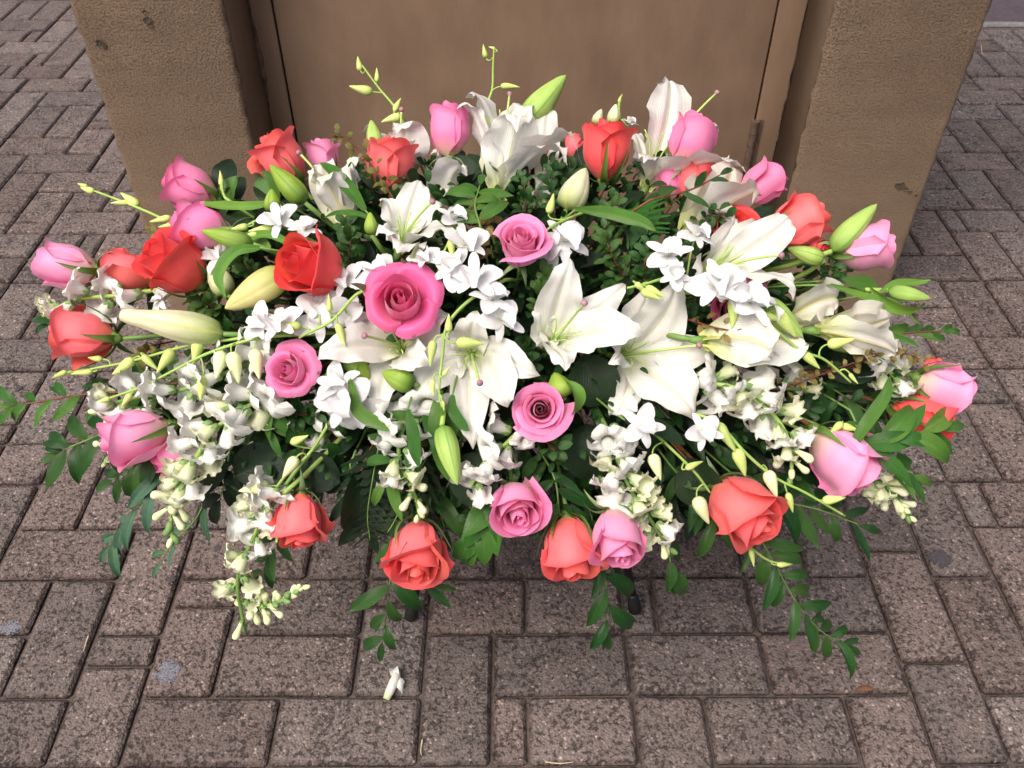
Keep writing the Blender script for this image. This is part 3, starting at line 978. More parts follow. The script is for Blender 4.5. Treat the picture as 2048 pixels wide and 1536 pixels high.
M['gumg'] = gum_material('gum_grey', (0.05, 0.05, 0.06, 1), (0.26, 0.26, 0.31, 1), .46)
M['gumd'] = gum_material('gum_dark', (0.045, 0.040, 0.046, 1), (0.085, 0.074, 0.080, 1), .44)
blob_patch('gum_spot', 337, 1344, .021, .021, M['gumg'], 'pale blue grey gum spot on the pavers left of the fallen white petal', 'gum spot', seed=1)
blob_patch('gum_spot', 22, 1256, .020, .014, M['gumg'], 'grey gum spot at the far left edge of the paving, low in the photo', 'gum spot', seed=2)
blob_patch('gum_spot', 1880, 1117, .021, .019, M['gumd'], 'dark round gum spot on the pavers, right of the bouquet', 'gum spot', seed=3)
blob_patch('gum_spot', 343, 1160, .008, .006, M['gumd'], 'small dark gum spot under the narrow hanging leaves at the left', 'gum spot', seed=4)
blob_patch('gum_spot', 435, 1098, .009, .010, M['gumd'], 'small dark gum spot beside the drooping snapdragon at lower left', 'gum spot', seed=5)
blob_patch('gum_spot', 1050, 1122, .010, .008, M['gumd'], 'dark gum spot under the bouquet between the two black stand legs', 'gum spot', seed=6)
blob_patch('gum_spot', 1212, 1222, .007, .009, M['gumd'], 'small dark gum spot left of the right stand leg', 'gum spot', seed=7)
blob_patch('gum_spot', 100, 345, .016, .008, M['gumd'], 'dark gum spot on the far paving left of the left pier', 'gum spot', seed=8)
blob_patch('gum_spot', 38, 777, .008, .008, M['gumd'], 'small black gum spot on the paving left of the coral rose', 'gum spot', seed=9)

# ================================================================== STAND AND FOAM
stand = thing('flower_stand', 'black metal stand under the bouquet with splayed legs and rubber feet', 'flower stand', (0.02, .95, 0))


def g_at(u, v):
    r = FV + (u - 1024) / FOC * RV - (v - 768) / FOC * UV_
    return CAM + r * (-CAMH / r.z)


fa, fb = g_at(822, 1240), g_at(1270, 1226)
for foot, top in ((fa, Vector((-.085, .90, .40))), (fb, Vector((.12, .90, .40))), (Vector((.02, 1.30, 0)), Vector((.02, 1.08, .40)))):
    foot = Vector((foot.x, foot.y, .006))
    d = (top - foot).normalized()
    lg = part('leg', [tube([foot + d * .02, foot + d * .2, top], .0072, .0072, n=10)], M['black'], stand)
    p = foot + d * .004
    ft = part('rubber_foot', [tube([p - d * .004, p, p + d * .012, p + d * .03, p + d * .034], .011, .009, n=12,
                                   prof=lambda s: (.0098, .0110, .0106, .0086, .0076)[min(4, int(s * 4.01))])], M['black'], lg)
ringpts = [(0.02 + .12 * math.cos(a), .99 + .11 * math.sin(a), .40) for a in np.linspace(0, 2 * PI, 33)]
part('ring', [tube(ringpts, .005, .005, n=8)], M['black'], stand)

foam = thing('flower_bowl', 'dark green bowl of floral foam holding the stems, deep inside the bouquet', 'bowl', (0.0, .99, .40))
a = np.linspace(0, 2 * PI, 28, endpoint=False)
bv, prof = [], [(.0, -.03), (.09, -.03), (.15, .0), (.19, .05), (.185, .05), (.17, .08), (.10, .13), (0, .14)]
for (r, z) in prof:
    for t_ in a:
        bv.append((1.35 * r * math.cos(t_), .99 + .62 * r * math.sin(t_), .42 + z))
part('bowl_body', [(bv, gridfaces(28, len(prof), True), None, 0)], M['foam'], foam)


# ================================================================== FLOWER BUILDERS
def rose_head(D, opn, n, seed, ns=11, nt_=11, flare=1.0):
    """petals of a rose in local space, z up, base at origin"""
    rr = random.Random(seed)
    out = []
    base_a = rr.uniform(0, 6.28)
    for i in range(n):
        f = i / (n - 1)
        R = D / 2 * (.10 + .86 * f ** .85)
        h = D * (1.22 - .22 * opn) * (1 - .03 * f + rr.uniform(-.02, .02))
        if f < .55:
            h *= 1.0 - .10 * opn * (1 - f / .55)
        if f > .7:
            h *= 1 - .16 * opn * (f - .7) / .3
        tipf = (.62 + .16 * f) * (1 - opn) + (.80 + .62 * f ** 2 * flare) * opn
        tipr = R * tipf
        rb = D * .10
        phi = base_a + i * 2.399 + rr.uniform(-.2, .2)
        wid = D * (.66 + .66 * f)
        dmax = min(2.5, .5 * wid / R)
        s = np.linspace(0, 1, ns)[:, None]
        t = np.linspace(-1, 1, nt_)[None, :]
        bulge = np.sin(PI / 2 * np.clip(s / .52, 0, 1)) ** .8
        r = rb * (1 - s) + (R - rb * (1 - s)) * bulge
        q = np.clip((s - .52) / .48, 0, 1)
        r = np.where(s > .52, R + (tipr - R) * q ** 1.6, r)
        r = r + 0 * t
        top = 1 - (.10 + .07 * rr.random()) * t ** 2 - .16 * t ** 6 + .035 * np.exp(-(t / .28) ** 2)
        z = h * s * top
        z = z * (1 - .0 * f)
        # reflexed tip
        rf = D * (.03 + .13 * f * (.35 + opn)) * rr.uniform(.5, 1.3) if f > .35 else D * .012
        q2 = np.clip((s - .74) / .26, 0, 1)
        r = r + rf * q2 ** 2
        z = z - rf * .75 * q2 ** 3
        # rolled sides
        q3 = np.clip((np.abs(t) - .55) / .45, 0, 1)
        er = D * .085 * (f ** 1.5) * rr.uniform(.5, 1.2)
        r = r + er * q3 ** 2 * np.clip((s - .25) / .6, 0, 1)
        r = r * (1 + .085 * t * (1.15 - f * .5))
        ang = phi + t * dmax * (.42 + .58 * np.sin(PI / 2 * np.clip(s / .45, 0, 1)))
        r = r + D * .012 * np.sin(ang * 3 + seed + i) * s + D * .006 * np.sin(ang * 7 + i * 2) * s * (.3 + f)
        z = z + D * .010 * np.sin(t * 5 + i) * s * q2
        P = np.stack([r * np.cos(ang), r * np.sin(ang), z + 0 * t], -1)
        uv = [(.5 + .5 * tt, ss) for ss in s[:, 0] for tt in t[0]]
        out.append((P.reshape(-1, 3), gridfaces(nt_, ns), uv, 0))
    return out


def rose_heart(D, k, seed):
    """a furled inner bud standing in a ring of k wide open outer petals"""
    rr = random.Random(seed + 5)
    out = rose_head(D * .52, .12, 8, seed, flare=.8)
    for g in out:
        g[0][:, 2] *= 1.15
    a0 = rr.uniform(0, 6.28)
    ns, nt_ = 14, 15
    for i in range(k):
        s = np.linspace(0, 1, ns)[:, None]
        t = np.linspace(-1, 1, nt_)[None, :]
        lay = i / max(1, k - 1)
        reach = D * (.34 + .12 * lay) * rr.uniform(.93, 1.07)
        top = 1 - .16 * t ** 2 - .20 * t ** 6
        ss = s * top
        r = D * .07 + reach * (.30 * np.sin(PI / 2 * np.clip(ss / .5, 0, 1)) + .70 * ss ** 1.5)
        z = D * (.50 - .14 * lay) * np.sin(PI / 2 * np.clip(ss / .85, 0, 1))
        q = np.clip((s - .80) / .20, 0, 1)
        r = r + D * .05 * q ** 2 * (1 - q * .4)
        z = z - D * .09 * q ** 2
        q3 = np.clip((np.abs(t) - .6) / .4, 0, 1)
        z = z + D * .05 * q3 ** 2 * s * rr.uniform(-.6, 1)
        dm = rr.uniform(1.0, 1.25) * (1.0 - .12 * lay)
        ang = a0 + i * 2 * PI / k * 1.02 + rr.uniform(-.15, .15) + t * dm * (.5 + .5 * np.sin(PI / 2 * np.clip(s / .4, 0, 1)))
        z = z + D * .012 * np.sin(ang * 5 + i) * s ** 2
        r = r * (1 + .04 * t) + D * .010 * np.sin(ang * 9 + i * 2) * q
        P = np.stack([r * np.cos(ang), r * np.sin(ang), z + 0 * t], -1)
        uv = [(.5 + .5 * tt, s_) for s_ in s[:, 0] for tt in t[0]]
        out.append((P.reshape(-1, 3), gridfaces(nt_, ns), uv, 0))
    return out


def xf(g, m3, loc):
    A = np.array(m3)
    v = np.asarray(g[0]) @ A.T + np.array(loc)
    return (v, g[1], g[2], g[3])


def rose(u, v, px, ax, opn, colour, label, n=13, dd=0.0, roll=0.0, seed=0, flare=1.0, stemdir=None, sep=1.0, heart=0):
    D = px * mpp(u, v, dd) * (1.02 - .22 * opn if not heart else .95)
    A = DV(*ax)
    c = W(u, v, dd)
    h = D * (1.22 - .22 * opn)
    base = c - A * h * .52
    t = thing('rose', label, 'rose', base, GR[colour])
    m3 = frame(A, roll)
    for g in (rose_head(D, opn, n, seed, flare=flare) if not heart else rose_heart(D, heart, seed)):
        part('petal', [xf(g, m3, base)], M[colour], t)
    # hip
    k = D
    hipc = [base - A * (.16 * k), base - A * (.10 * k), base - A * .03 * k, base + A * .05 * k]
    part('hip', [tube(hipc, .05 * k, .11 * k, n=12, prof=lambda s: k * (.045 + .085 * math.sin(min(1, s * 1.15) * PI / 2)))], M['hip'], t)
    rr = random.Random(seed + 99)
    for i in range(5):
        a = i * 2 * PI / 5 + rr.uniform(-.3, .3)
        rad = m3 @ Vector((math.cos(a), math.sin(a), 0))
        side = m3 @ Vector((-math.sin(a), math.cos(a), 0))
        back = rr.random() < .45
        L = k * rr.uniform(.5, .8) * sep
        p0 = base - A * .03 * k + rad * .10 * k
        if back:
            p1, p2 = p0 + rad * .22 * L + A * .1 * L, p0 + rad * .55 * L - A * .1 * L
            p3 = p0 + rad * .65 * L - A * .55 * L + side * rr.uniform(-.2, .2) * L
        else:
            p1, p2 = p0 + rad * .38 * L + A * .05 * L, p0 + rad * .52 * L + A * .45 * L
            p3 = p0 + rad * (.50 + .35 * rr.random()) * L + A * .95 * L + side * rr.uniform(-.2, .2) * L
        w = k * .085
        part('sepal', [ribbon(bez(p0, p1, p2, p3, 9), lambda s: w * (1 - s) ** .7 * (.8 + .8 * s * (1 - s)) + .0002, side, 5, cup=.3)], M['sepal'], t)
    sd = DV(*stemdir) if stemdir else A
    c = stem_to(base - A * .14 * k, sd)
    part('stem', [tube(c, .0030, .0026, n=8)], M['stem'] if seed % 3 else M['stemb'], t)
    return t


GR = {'pink': 'pink roses in the bouquet', 'pale': 'pink roses in the bouquet', 'coral': 'coral roses in the bouquet', 'red': 'coral roses in the bouquet'}


def tepal(t, base, A, tip, wid, L, material, ruff=.004, seed=0, recurve=.25, name='petal', ns=20, cupb=-.62, cupt=.22):
    """lily petal: leaves the base along A, bends out and ends at tip"""
    rr = random.Random(seed)
    v = tip - base
    al = v.dot(A)
    rad = v - A * al
    rl = rad.length
    radn = rad.normalized() if rl > 1e-5 else DV(1, 0, 0)
    side = A.cross(radn).normalized()
    p1 = base + A * max(.42 * L, .35 * abs(al)) + radn * .16 * rl
    p2 = base + A * (al * .95 + recurve * L) + radn * rl * .62
    cur = bez(base, p1, p2, tip, ns)
    sq = np.clip((np.linspace(0, 1, ns) - .78) / .22, 0, 1)[:, None] ** 2
    cur = cur - sq * np.array(A)[None, :] * L * rr.uniform(.10, .38)
    sw = np.sin(np.linspace(0, 1, ns) * PI * 1.15)[:, None]
    cur = cur + np.array(side)[None, :] * sw * wid * rr.uniform(-.38, .38)
    bw = .20
    g = ribbon(cur, lambda s: wid * ((bw + (1 - bw) * math.sin(PI / 2 * min(1, s / .58)) ** 1.3) * (1 - max(0, (s - .42) / .58) ** 1.6) + .0) + .0006,
               side, 17, groove=.10, cup=lambda s: cupb * (1 - s) ** 1.2 + cupt * s, ruffle=ruff, freq=rr.uniform(2.2, 3.4), ph=rr.uniform(0, 6))
    return part(name, [g], material, t)


def lily(u, v, ax, Lpx, tips, label, wpx=34, dd=0.0, m='lily', pist=None, stam=True, seed=0, ruff=.0045, recurve=.22):
    """u,v throat centre; Lpx tube length behind the throat; tips [(u,v,dz,wide)]"""
    k = mpp(u, v, dd)
    A = DV(*ax)
    L = Lpx * k
    thr = W(u, v, dd)
    base = thr - A * L
    t = thing('lily', label, 'lily', base, 'white lilies in the bouquet')
    d0 = depth(u, v) + dd
    for i, tp in enumerate(tips):
        tu, tv, dz = tp[:3]
        wd = tp[3] if len(tp) > 3 else 1.0
        dep = d0 + dz
        T = CAM + dep * (FV + (tu - 1024) / FOC * RV - (tv - 768) / FOC * UV_)
        tepal(t, base, A, T, wpx * k * wd, L, M[m], ruff, seed * 31 + i, recurve)
    part('receptacle', [tube([base - A * .012, base - A * .004, base + A * .006], .0035, .006, n=10)], M['stem'], t)
    if stam:
        rr = random.Random(seed)
        m3 = frame(A, seed)
        for i in range(6):
            a = i * PI / 3 + .3
            rad = m3 @ Vector((math.cos(a), math.sin(a), 0))
            e = thr + A * L * .18 + rad * L * .42 * rr.uniform(.7, 1.1)
            part('filament', [tube(bez(base + A * L * .1, base + A * L * .5 + rad * .004, thr - A * L * .05 + rad * L * .12, e, 9), .0011, .0007, n=6)], M['pistil'], t)
        if pist is not None:
            dep = d0 + pist[2]
            T = CAM + dep * (FV + (pist[0] - 1024) / FOC * RV - (pist[1] - 768) / FOC * UV_)
        else:
            T = thr + A * L * .55
        cur = bez(base + A * L * .1, base + A * L * .7, T - (T - thr) * .4, T, 12)
        ps = part('pistil', [tube(cur, .0017, .0014, n=8)], M['pistil'], t)
        dr = Vector(cur[-1] - cur[-3]).normalized()
        q = [T - dr * .001, T + dr * .001, T + dr * .003, T + dr * .0048]
        part('stigma', [tube(q, .003, .003, n=9, prof=lambda s: (.0016, .0034, .0036, .0018)[min(3, int(s * 3.01))])], M['stigma'], t)
    part('stem', [tube(stem_to(base - A * .01, A), .0038, .0032, n=8)], M['stem'], t)
    return t


def lily_bud(bu, bv, tu, tv, wpx, label, m='lbgreen', dd=0.0, dz=0.0, leaf=False, open_=0.0, seed=0):
    d0 = depth(bu, bv) + dd
    Bp = CAM + d0 * (FV + (bu - 1024) / FOC * RV - (bv - 768) / FOC * UV_)
    T = CAM + (d0 + dz) * (FV + (tu - 1024) / FOC * RV - (tv - 768) / FOC * UV_)
    A = (T - Bp).normalized()
    L = (T - Bp).length
    w = wpx * d0 / FOC / 2
    t = thing('lily_bud', label, 'lily bud', Bp, 'lily buds in the bouquet')
    m3 = frame(A, seed * .7)
    # three outer petals closed over each other, each a ridged lengthwise shell
    for i in range(3):
        a0 = i * 2 * PI / 3
        ns, nt_ = 16, 11
        s = np.linspace(0, 1, ns)[:, None]
        tt = np.linspace(-1, 1, nt_)[None, :]
        r = w * (np.sin(PI * np.clip(s, 0, 1) ** .78) ** .62 * (1 - .28 * s) + .20 * (1 - s) * np.clip(s * 12, 0, 1) ** .5 + .03)
        r = r * (1 - .10 * np.abs(tt) ** 3 + .05 * np.exp(-(tt / .22) ** 2))
        if open_:
            r = r + w * open_ * np.clip((s - .7) / .3, 0, 1) ** 2
        ang = a0 + tt * (PI / 3 * 1.04)
        z = L * s * (1 + 0 * tt)
        Pp = np.stack([r * np.cos(ang), r * np.sin(ang), z], -1).reshape(-1, 3)
        uv = [(.5 + .5 * b, a_) for a_ in s[:, 0] for b in tt[0]]
        part('petal', [xf((Pp, gridfaces(nt_, ns), uv, 0), m3, Bp)], M[m], t)
    part('stem', [tube(stem_to(Bp, A), .0036, .0028, n=8)], M['steml'] if 'lime' in m else M['stem'], t)
    if leaf:
        S = m3 @ Vector((1, 0, 0))
        p0 = Bp - A * .02
        g = ribbon(bez(p0, p0 + A * L * .3 + S * .02, p0 + A * L * .8 + S * .03, p0 + A * L * 1.3 + S * .01, 12),
                   lambda q: .009 * math.sin(PI * min(1, q * .96 + .04)) ** .8 + .0003, m3 @ Vector((0, 1, 0)), 7, cup=.4)
        part('leaf', [g], M['leafl'], t)
    return t


# --- shared small pieces --------------------------------------------------
def leaf_mesh(name, m, asp, fold, curl, wave, seed, ns=11, nt_=5, tip=1.1):
    pw = 1.1 if asp < .28 else .72
    c = bez((0, 0, 0), (0, .33, .02 + curl * .4), (0, .7, curl * .5), (0, 1, -curl), ns)
    g = ribbon(c, lambda s: asp * (3.65 * max(s, .004) ** .8 * max(0, 1 - s) ** pw + .008), (1, 0, 0), nt_,
               cup=.0, fold=fold, ruffle=wave, freq=1.7, ph=seed)
    return mesh(name, [g], m)


LEAF = {k: [leaf_mesh('leaf', M[m], a + .018 * i, .25 + .15 * i, (.05, .16, .28)[i], .012, i * 2.3) for i in range(3)]
        for k, m, a in (('rus', 'leaf', .118), ('rusm', 'leafm', .120), ('rusl', 'leafl', .12), ('blue', 'leafb', .08), ('dark', 'leafd', .16),
                        ('salal', 'leafd', .36), ('salm', 'leafm', .33), ('box', 'box', .30), ('boxr', 'boxr', .30))}


def leaf_at(parent, origin, kind, base, d, face, L, rr, name='leaf', w=1.0):
    """one leaf: base point, pointing along d, upper side towards face"""
    y = Vector(d).normalized()
    z = Vector(face)
    z = (z - y * z.dot(y)).normalized()
    x = y.cross(z)
    m3 = Matrix((x, y, z)).transposed()
    o = link(name, LEAF[kind][rr.randrange(3)], parent)
    o.matrix_basis = place(m3, (L * w, L, L), base, origin)
    return o


def strand(name, pts, kind, label, cat, leaves, Lpx=60, dd=0.0, spread=.8, smat='stem', group=None, seed=0, r=.0013, wfac=1.0, alt=True, dvary=.02, tipleaf=True, dzs=None):
    """a leafy branch along photo points; leaves = how many"""
    rr = random.Random(seed)
    P3 = []
    for i, (u, v) in enumerate(pts):
        P3.append(W(u, v, dd + (dzs[i] if dzs else ((.034, .010)[i] if i < 2 and len(pts) > 3 else 0))))
    cs = catmull(P3, 8)
    t = thing(name, label, cat, P3[0], group)
    h = stem_to(P3[0], (P3[1] - P3[0]))
    allc = list(h[:-1]) + [np.array(c) for c in cs]
    part('stem', [tube(allc, r * 1.5, r * .6, n=6)], M[smat], t)
    n = len(cs)
    for i in range(leaves):
        f = (i + .6) / (leaves + .2)
        k = min(n - 2, int(f * (n - 1)))
        p = cs[k]
        T = (cs[k + 1] - cs[k]).normalized()
        face = (-FV + Vector((0, 0, .6)) + Vector((rr.uniform(-.6, .6), rr.uniform(-.6, .6), rr.uniform(-.5, .5)))).normalized()
        side = T.cross(face).normalized() * (1 if i % 2 else -1)
        a = spread * rr.uniform(.6, 1.3)
        d = T * math.cos(a) + side * math.sin(a) + Vector((0, 0, -.15)) + face * rr.uniform(-.25, .25)
        L = Lpx * 1.42 * mpp(*pts[0]) * rr.uniform(.75, 1.15) * (1 - .2 * f)
        leaf_at(t, P3[0], kind, p, d, face, L, rr, w=wfac)
    if tipleaf:
        T = (cs[-1] - cs[-2]).normalized()
        leaf_at(t, P3[0], kind, cs[-1], T, -FV + Vector((0, 0, .4)), Lpx * mpp(*pts[-1]) * .8, rr, w=wfac)
    return t


def catmull(P, k):
    P = [Vector(p) for p in P]
    Q = [P[0] * 2 - P[1]] + P + [P[-1] * 2 - P[-2]]
    out = []
    for i in range(1, len(Q) - 2):
        for j in range(k):
            s = j / k
            a, b, c, d = Q[i - 1], Q[i], Q[i + 1], Q[i + 2]
            out.append(.5 * ((2 * b) + (c - a) * s + (2 * a - 5 * b + 4 * c - d) * s * s + (3 * b - a - 3 * c + d) * s ** 3))
    out.append(P[-1])
    return out


# snapdragon floret: tube, two upper lobes, three lower lobes and a palate
def floret_mesh(name, m, seed, opn=1.0, ruf=.05):
    rr = random.Random(seed)
    na, ns = 40, 13
    th = np.linspace(0, 2 * PI, na, endpoint=False)
    s = np.linspace(0, 1, ns)
    V = np.zeros((ns, na, 3))
    lobes = [(PI * .31, .46, .52), (PI * .69, .46, .52), (PI * 1.14, .40, .40), (PI * 1.5, .34, .36), (PI * 1.86, .40, .40)]
    ext = np.zeros(na)
    for (c, l, w) in lobes:
        dth = np.angle(np.exp(1j * (th - c)))
        ext = np.maximum(ext, l * np.exp(-(np.abs(dth) / (w * 1.35)) ** 4) * rr.uniform(.85, 1.15))
    ext = ext + .10
    up = np.sin(th) > 0
    for j, x in enumerate(s):
        if x < .5:
            q = x / .5
            r = .10 + .15 * q ** 1.1 + .05 * math.sin(q * PI)
            V[j, :, 0] = r * np.cos(th) * (1 + .25 * q)
            V[j, :, 1] = r * np.sin(th)
            V[j, :, 2] = .66 * q
        else:
            q = (x - .5) / .5
            r0 = .25
            flare = ext * opn
            rad = np.where(up, flare * (.55 * q + .35 * q * q), flare * (.95 * q))
            zz = np.where(up, flare * (.95 * q - .75 * q * q), flare * (.35 * q - .95 * q * q))
            rw = ruf * q * q * (np.sin(th * 9 + seed) + .6 * np.sin(th * 17 + seed * 2.3))
            V[j, :, 0] = (r0 + rad) * np.cos(th) * 1.22
            V[j, :, 1] = (r0 + rad) * np.sin(th) + rw * .4
            V[j, :, 2] = .66 + zz + rw
    # natural crumple
    for j in range(ns):
        k_ = (j / (ns - 1)) ** 2
        V[j, :, 0] += k_ * .03 * np.sin(V[j, :, 1] * 9 + seed) + k_ * .015 * np.sin(V[j, :, 2] * 17 + seed * 3 + th * 2)
        V[j, :, 1] += k_ * .03 * np.sin(V[j, :, 0] * 11 + seed * 2) + k_ * .015 * np.sin(th * 5 + seed)
        V[j, :, 2] += k_ * .035 * np.sin(V[j, :, 0] * 13 + seed) * np.cos(V[j, :, 1] * 10)
    uv = [(i / na, x) for x in s for i in range(na)]
    g1 = (V.reshape(-1, 3), gridfaces(na, ns, True), uv, 0)
    # palate
    pa = []
    nu, nv = 12, 7
    for j in range(nv):
        b = j / (nv - 1) * PI / 2
        for i in range(nu):
            a = i / nu * 2 * PI
            pa.append((.24 * math.cos(a) * math.cos(b) * (1 + .25 * math.cos(2 * a)), -.15 + .24 * math.sin(a) * math.cos(b) - .04 * math.sin(b), .52 + .13 * math.sin(b)))
    g2 = (pa, gridfaces(nu, nv, True), [(.5, .8)] * len(pa), 0)
    return mesh(name, [g1, g2], m)


def lathe_mesh(name, prof, m, n=12, bend=0.0, uvk=True):
    v = []
    for i, (r, z) in enumerate(prof):
        for k in range(n):
            a = k / n * 2 * PI
            v.append((r * math.cos(a) + bend * z * z, r * math.sin(a), z))
    uv = [(k / n, i / (len(prof) - 1)) for i in range(len(prof)) for k in range(n)]
    return mesh(name, [(v, gridfaces(n, len(prof), True), uv, 0)], m)


FLO = [floret_mesh('floret', M['snap'], 3, 1.0), floret_mesh('floret', M['snap'], 8, .85, .07), floret_mesh('floret', M['snap'], 14, 1.1, .06)]
FLOC = [floret_mesh('floret', M['snapc'], 5, .7), floret_mesh('floret', M['snapc'], 9, .5, .04)]
tubeprof = [(.0, 0), (.07, .01), (.10, .15), (.12, .35), (.15, .55), (.19, .72), (.20, .84), (.15, .95), (.07, 1.0), (0, 1.01)]
SBUD = [lathe_mesh('bud', tubeprof, M['budcream'], 10, .10), lathe_mesh('bud', tubeprof, M['snapc'], 10, -.08)]
gprof = [(0, 0), (.16, .03), (.26, .25), (.29, .5), (.24, .78), (.12, .95), (0, 1)]
GBUD = [lathe_mesh('green_bud', gprof, M['snapgreen'], 9), lathe_mesh('green_bud', gprof, M['budcream'], 9)]


def calyx_mesh():
    gs = []
    for i in range(5):
        a = i * 2 * PI / 5
        r = Vector((math.cos(a), math.sin(a), 0))
        p0 = r * .05
        gs.append(ribbon(bez(p0, p0 + r * .12, p0 + r * .16 + Vector((0, 0, .12)), p0 + r * .15 + Vector((0, 0, .24)), 5),
                         lambda s: .085 * math.sin(PI * (s * .9 + .1)) ** .7 + .004, (-math.sin(a), math.cos(a), 0), 4))
    return mesh('calyx', gs, M['snapgreen'])


CALYX = calyx_mesh()


def snapdragon(pts, label, nflo, size=58, dd=0.0, cream=.3, tipbuds=8, seed=0, fspread=1.0, dzs=None, start=0.0, root=True):
    rr = random.Random(seed)
    P3 = [W(u, v, dd + (dzs[i] if dzs else ((.034, .010)[i] if i < 2 and len(pts) > 3 else 0))) for i, (u, v) in enumerate(pts)]
    cs = catmull(P3, 10)
    o = P3[0]
    t = thing('snapdragon', label, 'snapdragon', o, 'white snapdragons in the bouquet')
    h = stem_to(P3[0], (P3[1] - P3[0]))
    part('stem', [tube((list(h[:-1]) if root else []) + [np.array(c) for c in cs], .0032, .0020, n=8)], M['steml'] if seed % 2 else M['stem'], t)
    n = len(cs)
    k0 = mpp(*pts[0], dd)
    nflo = int(nflo * .78 + .5)
    total = nflo + tipbuds
    for i in range(total):
        f = start + (1 - start) * (i + .3) / total
        k = min(n - 2, int(f * (n - 1)))
        p = cs[k]
        T = (cs[k + 1] - cs[k]).normalized()
        a = i * 2.4 + rr.uniform(-.4, .4)
        m3 = frame(T)
        rad = m3 @ Vector((math.cos(a), math.sin(a), 0))
        if rad.dot(FV) > .35:                       # keep most florets on the visible side
            rad = (rad - FV * 2 * rad.dot(FV) * .8).normalized()
        gro = i / max(1, nflo)
        if i < nflo:
            size_i = size * .94 * (1 - .25 * gro) * rr.uniform(.88, 1.12) * k0
            d = (rad * .8 + T * rr.uniform(.65, 1.3) + Vector((0, 0, .08)) + FV * rr.uniform(.1, .55)).normalized()
            fm = rr.choice(FLOC) if rr.random() < cream * (gro * 1.6) else rr.choice(FLO)
            b = p + rad * .006
            up = T if rr.random() < .5 else Vector((0, 0, 1))
            R3 = frame(d, rr.uniform(-.4, .4), up=-FV * .3 + Vector((0, 0, 1)) + T * .2)
            fl = link('floret', fm, t)
            fl.matrix_basis = place(R3, (size_i * rr.uniform(.75, 1.0), size_i * rr.uniform(.85, 1.15), size_i * rr.uniform(.95, 1.2)), b, o)
            cx = link('calyx', CALYX, fl)
            cx.matrix_basis = Matrix.Diagonal((1.15, 1.15, 1.15, 1))
        else:
            g = (i - nflo) / max(1, tipbuds)
            d = (rad * (1.0 - .4 * g) + T * (.5 + g)).normalized()
            if g < .5:
                fl = link('bud', rr.choice(SBUD), t)
                fl.matrix_basis = place(frame(d, rr.uniform(0, 6)), size * .74 * (1 - .45 * g) * k0, p + rad * .002, o)
                cx = link('calyx', CALYX, fl)
            else:
                fl = link('green_bud', rr.choice(GBUD), t)
                fl.matrix_basis = place(frame(d, rr.uniform(0, 6)), size * .40 * (1.25 - .5 * g) * k0, p + rad * .001, o)
    return t


# orchid pieces
def orchid_petal(name, asp, cup, rec, seed, ruf=.02, tip=.9):
    c = bez((0, 0, 0), (0, .3, .10), (0, .72, .16), (0, 1, .16 - rec), 11)
    g = ribbon(c, lambda s: asp * (math.sin(PI * (s * .94 + .03) ** tip) ** .66) * (1 - .10 * s) + .008, (1, 0, 0), 9, cup=cup, ruffle=ruf, freq=1.6, ph=seed)
    return mesh(name, [g], M['orchid'])


OP = [orchid_petal('petal', .40, .14, .12, 1), orchid_petal('petal', .43, -.1, .25, 4, .035), orchid_petal('petal', .37, .2, .02, 7, .03)]
OS = [orchid_petal('sepal', .20, .12, .14, 2, .01, 1.15), orchid_petal('sepal', .22, -.12, .30, 5, .02, 1.1)]


def lip_mesh():
    c = bez((0, 0, 0), (0, -.12, .30), (0, .25, .55), (0, .62, .30), 12)
    g = ribbon(c, lambda s: .10 + .24 * math.sin(PI * min(1, s * 1.05)) ** 2 + .10 * math.sin(PI * s), (1, 0, 0), 11, cup=.9, ruffle=.05, freq=2.5, ph=1)
    g2 = tube([(0, 0, 0), (0, .03, .12), (0, .08, .24), (0, .11, .27)], .06, .05, n=9)
    return mesh('lip', [g, g2], M['orchid'])


LIP = lip_mesh()
obprof = [(0, 0), (.09, .01), (.17, .08), (.215, .20), (.205, .36), (.165, .54), (.105, .74), (.055, .90), (.018, .985), (0, 1)]
OBUD = [lathe_mesh('bud', obprof, M['budlime'], 12, .12), lathe_mesh('bud', [(r * .8, z) for r, z in obprof], M['budlime'], 12, -.15),
        lathe_mesh('bud', [(r * 1.1, z) for r, z in obprof], M['budcream'], 12, .08)]


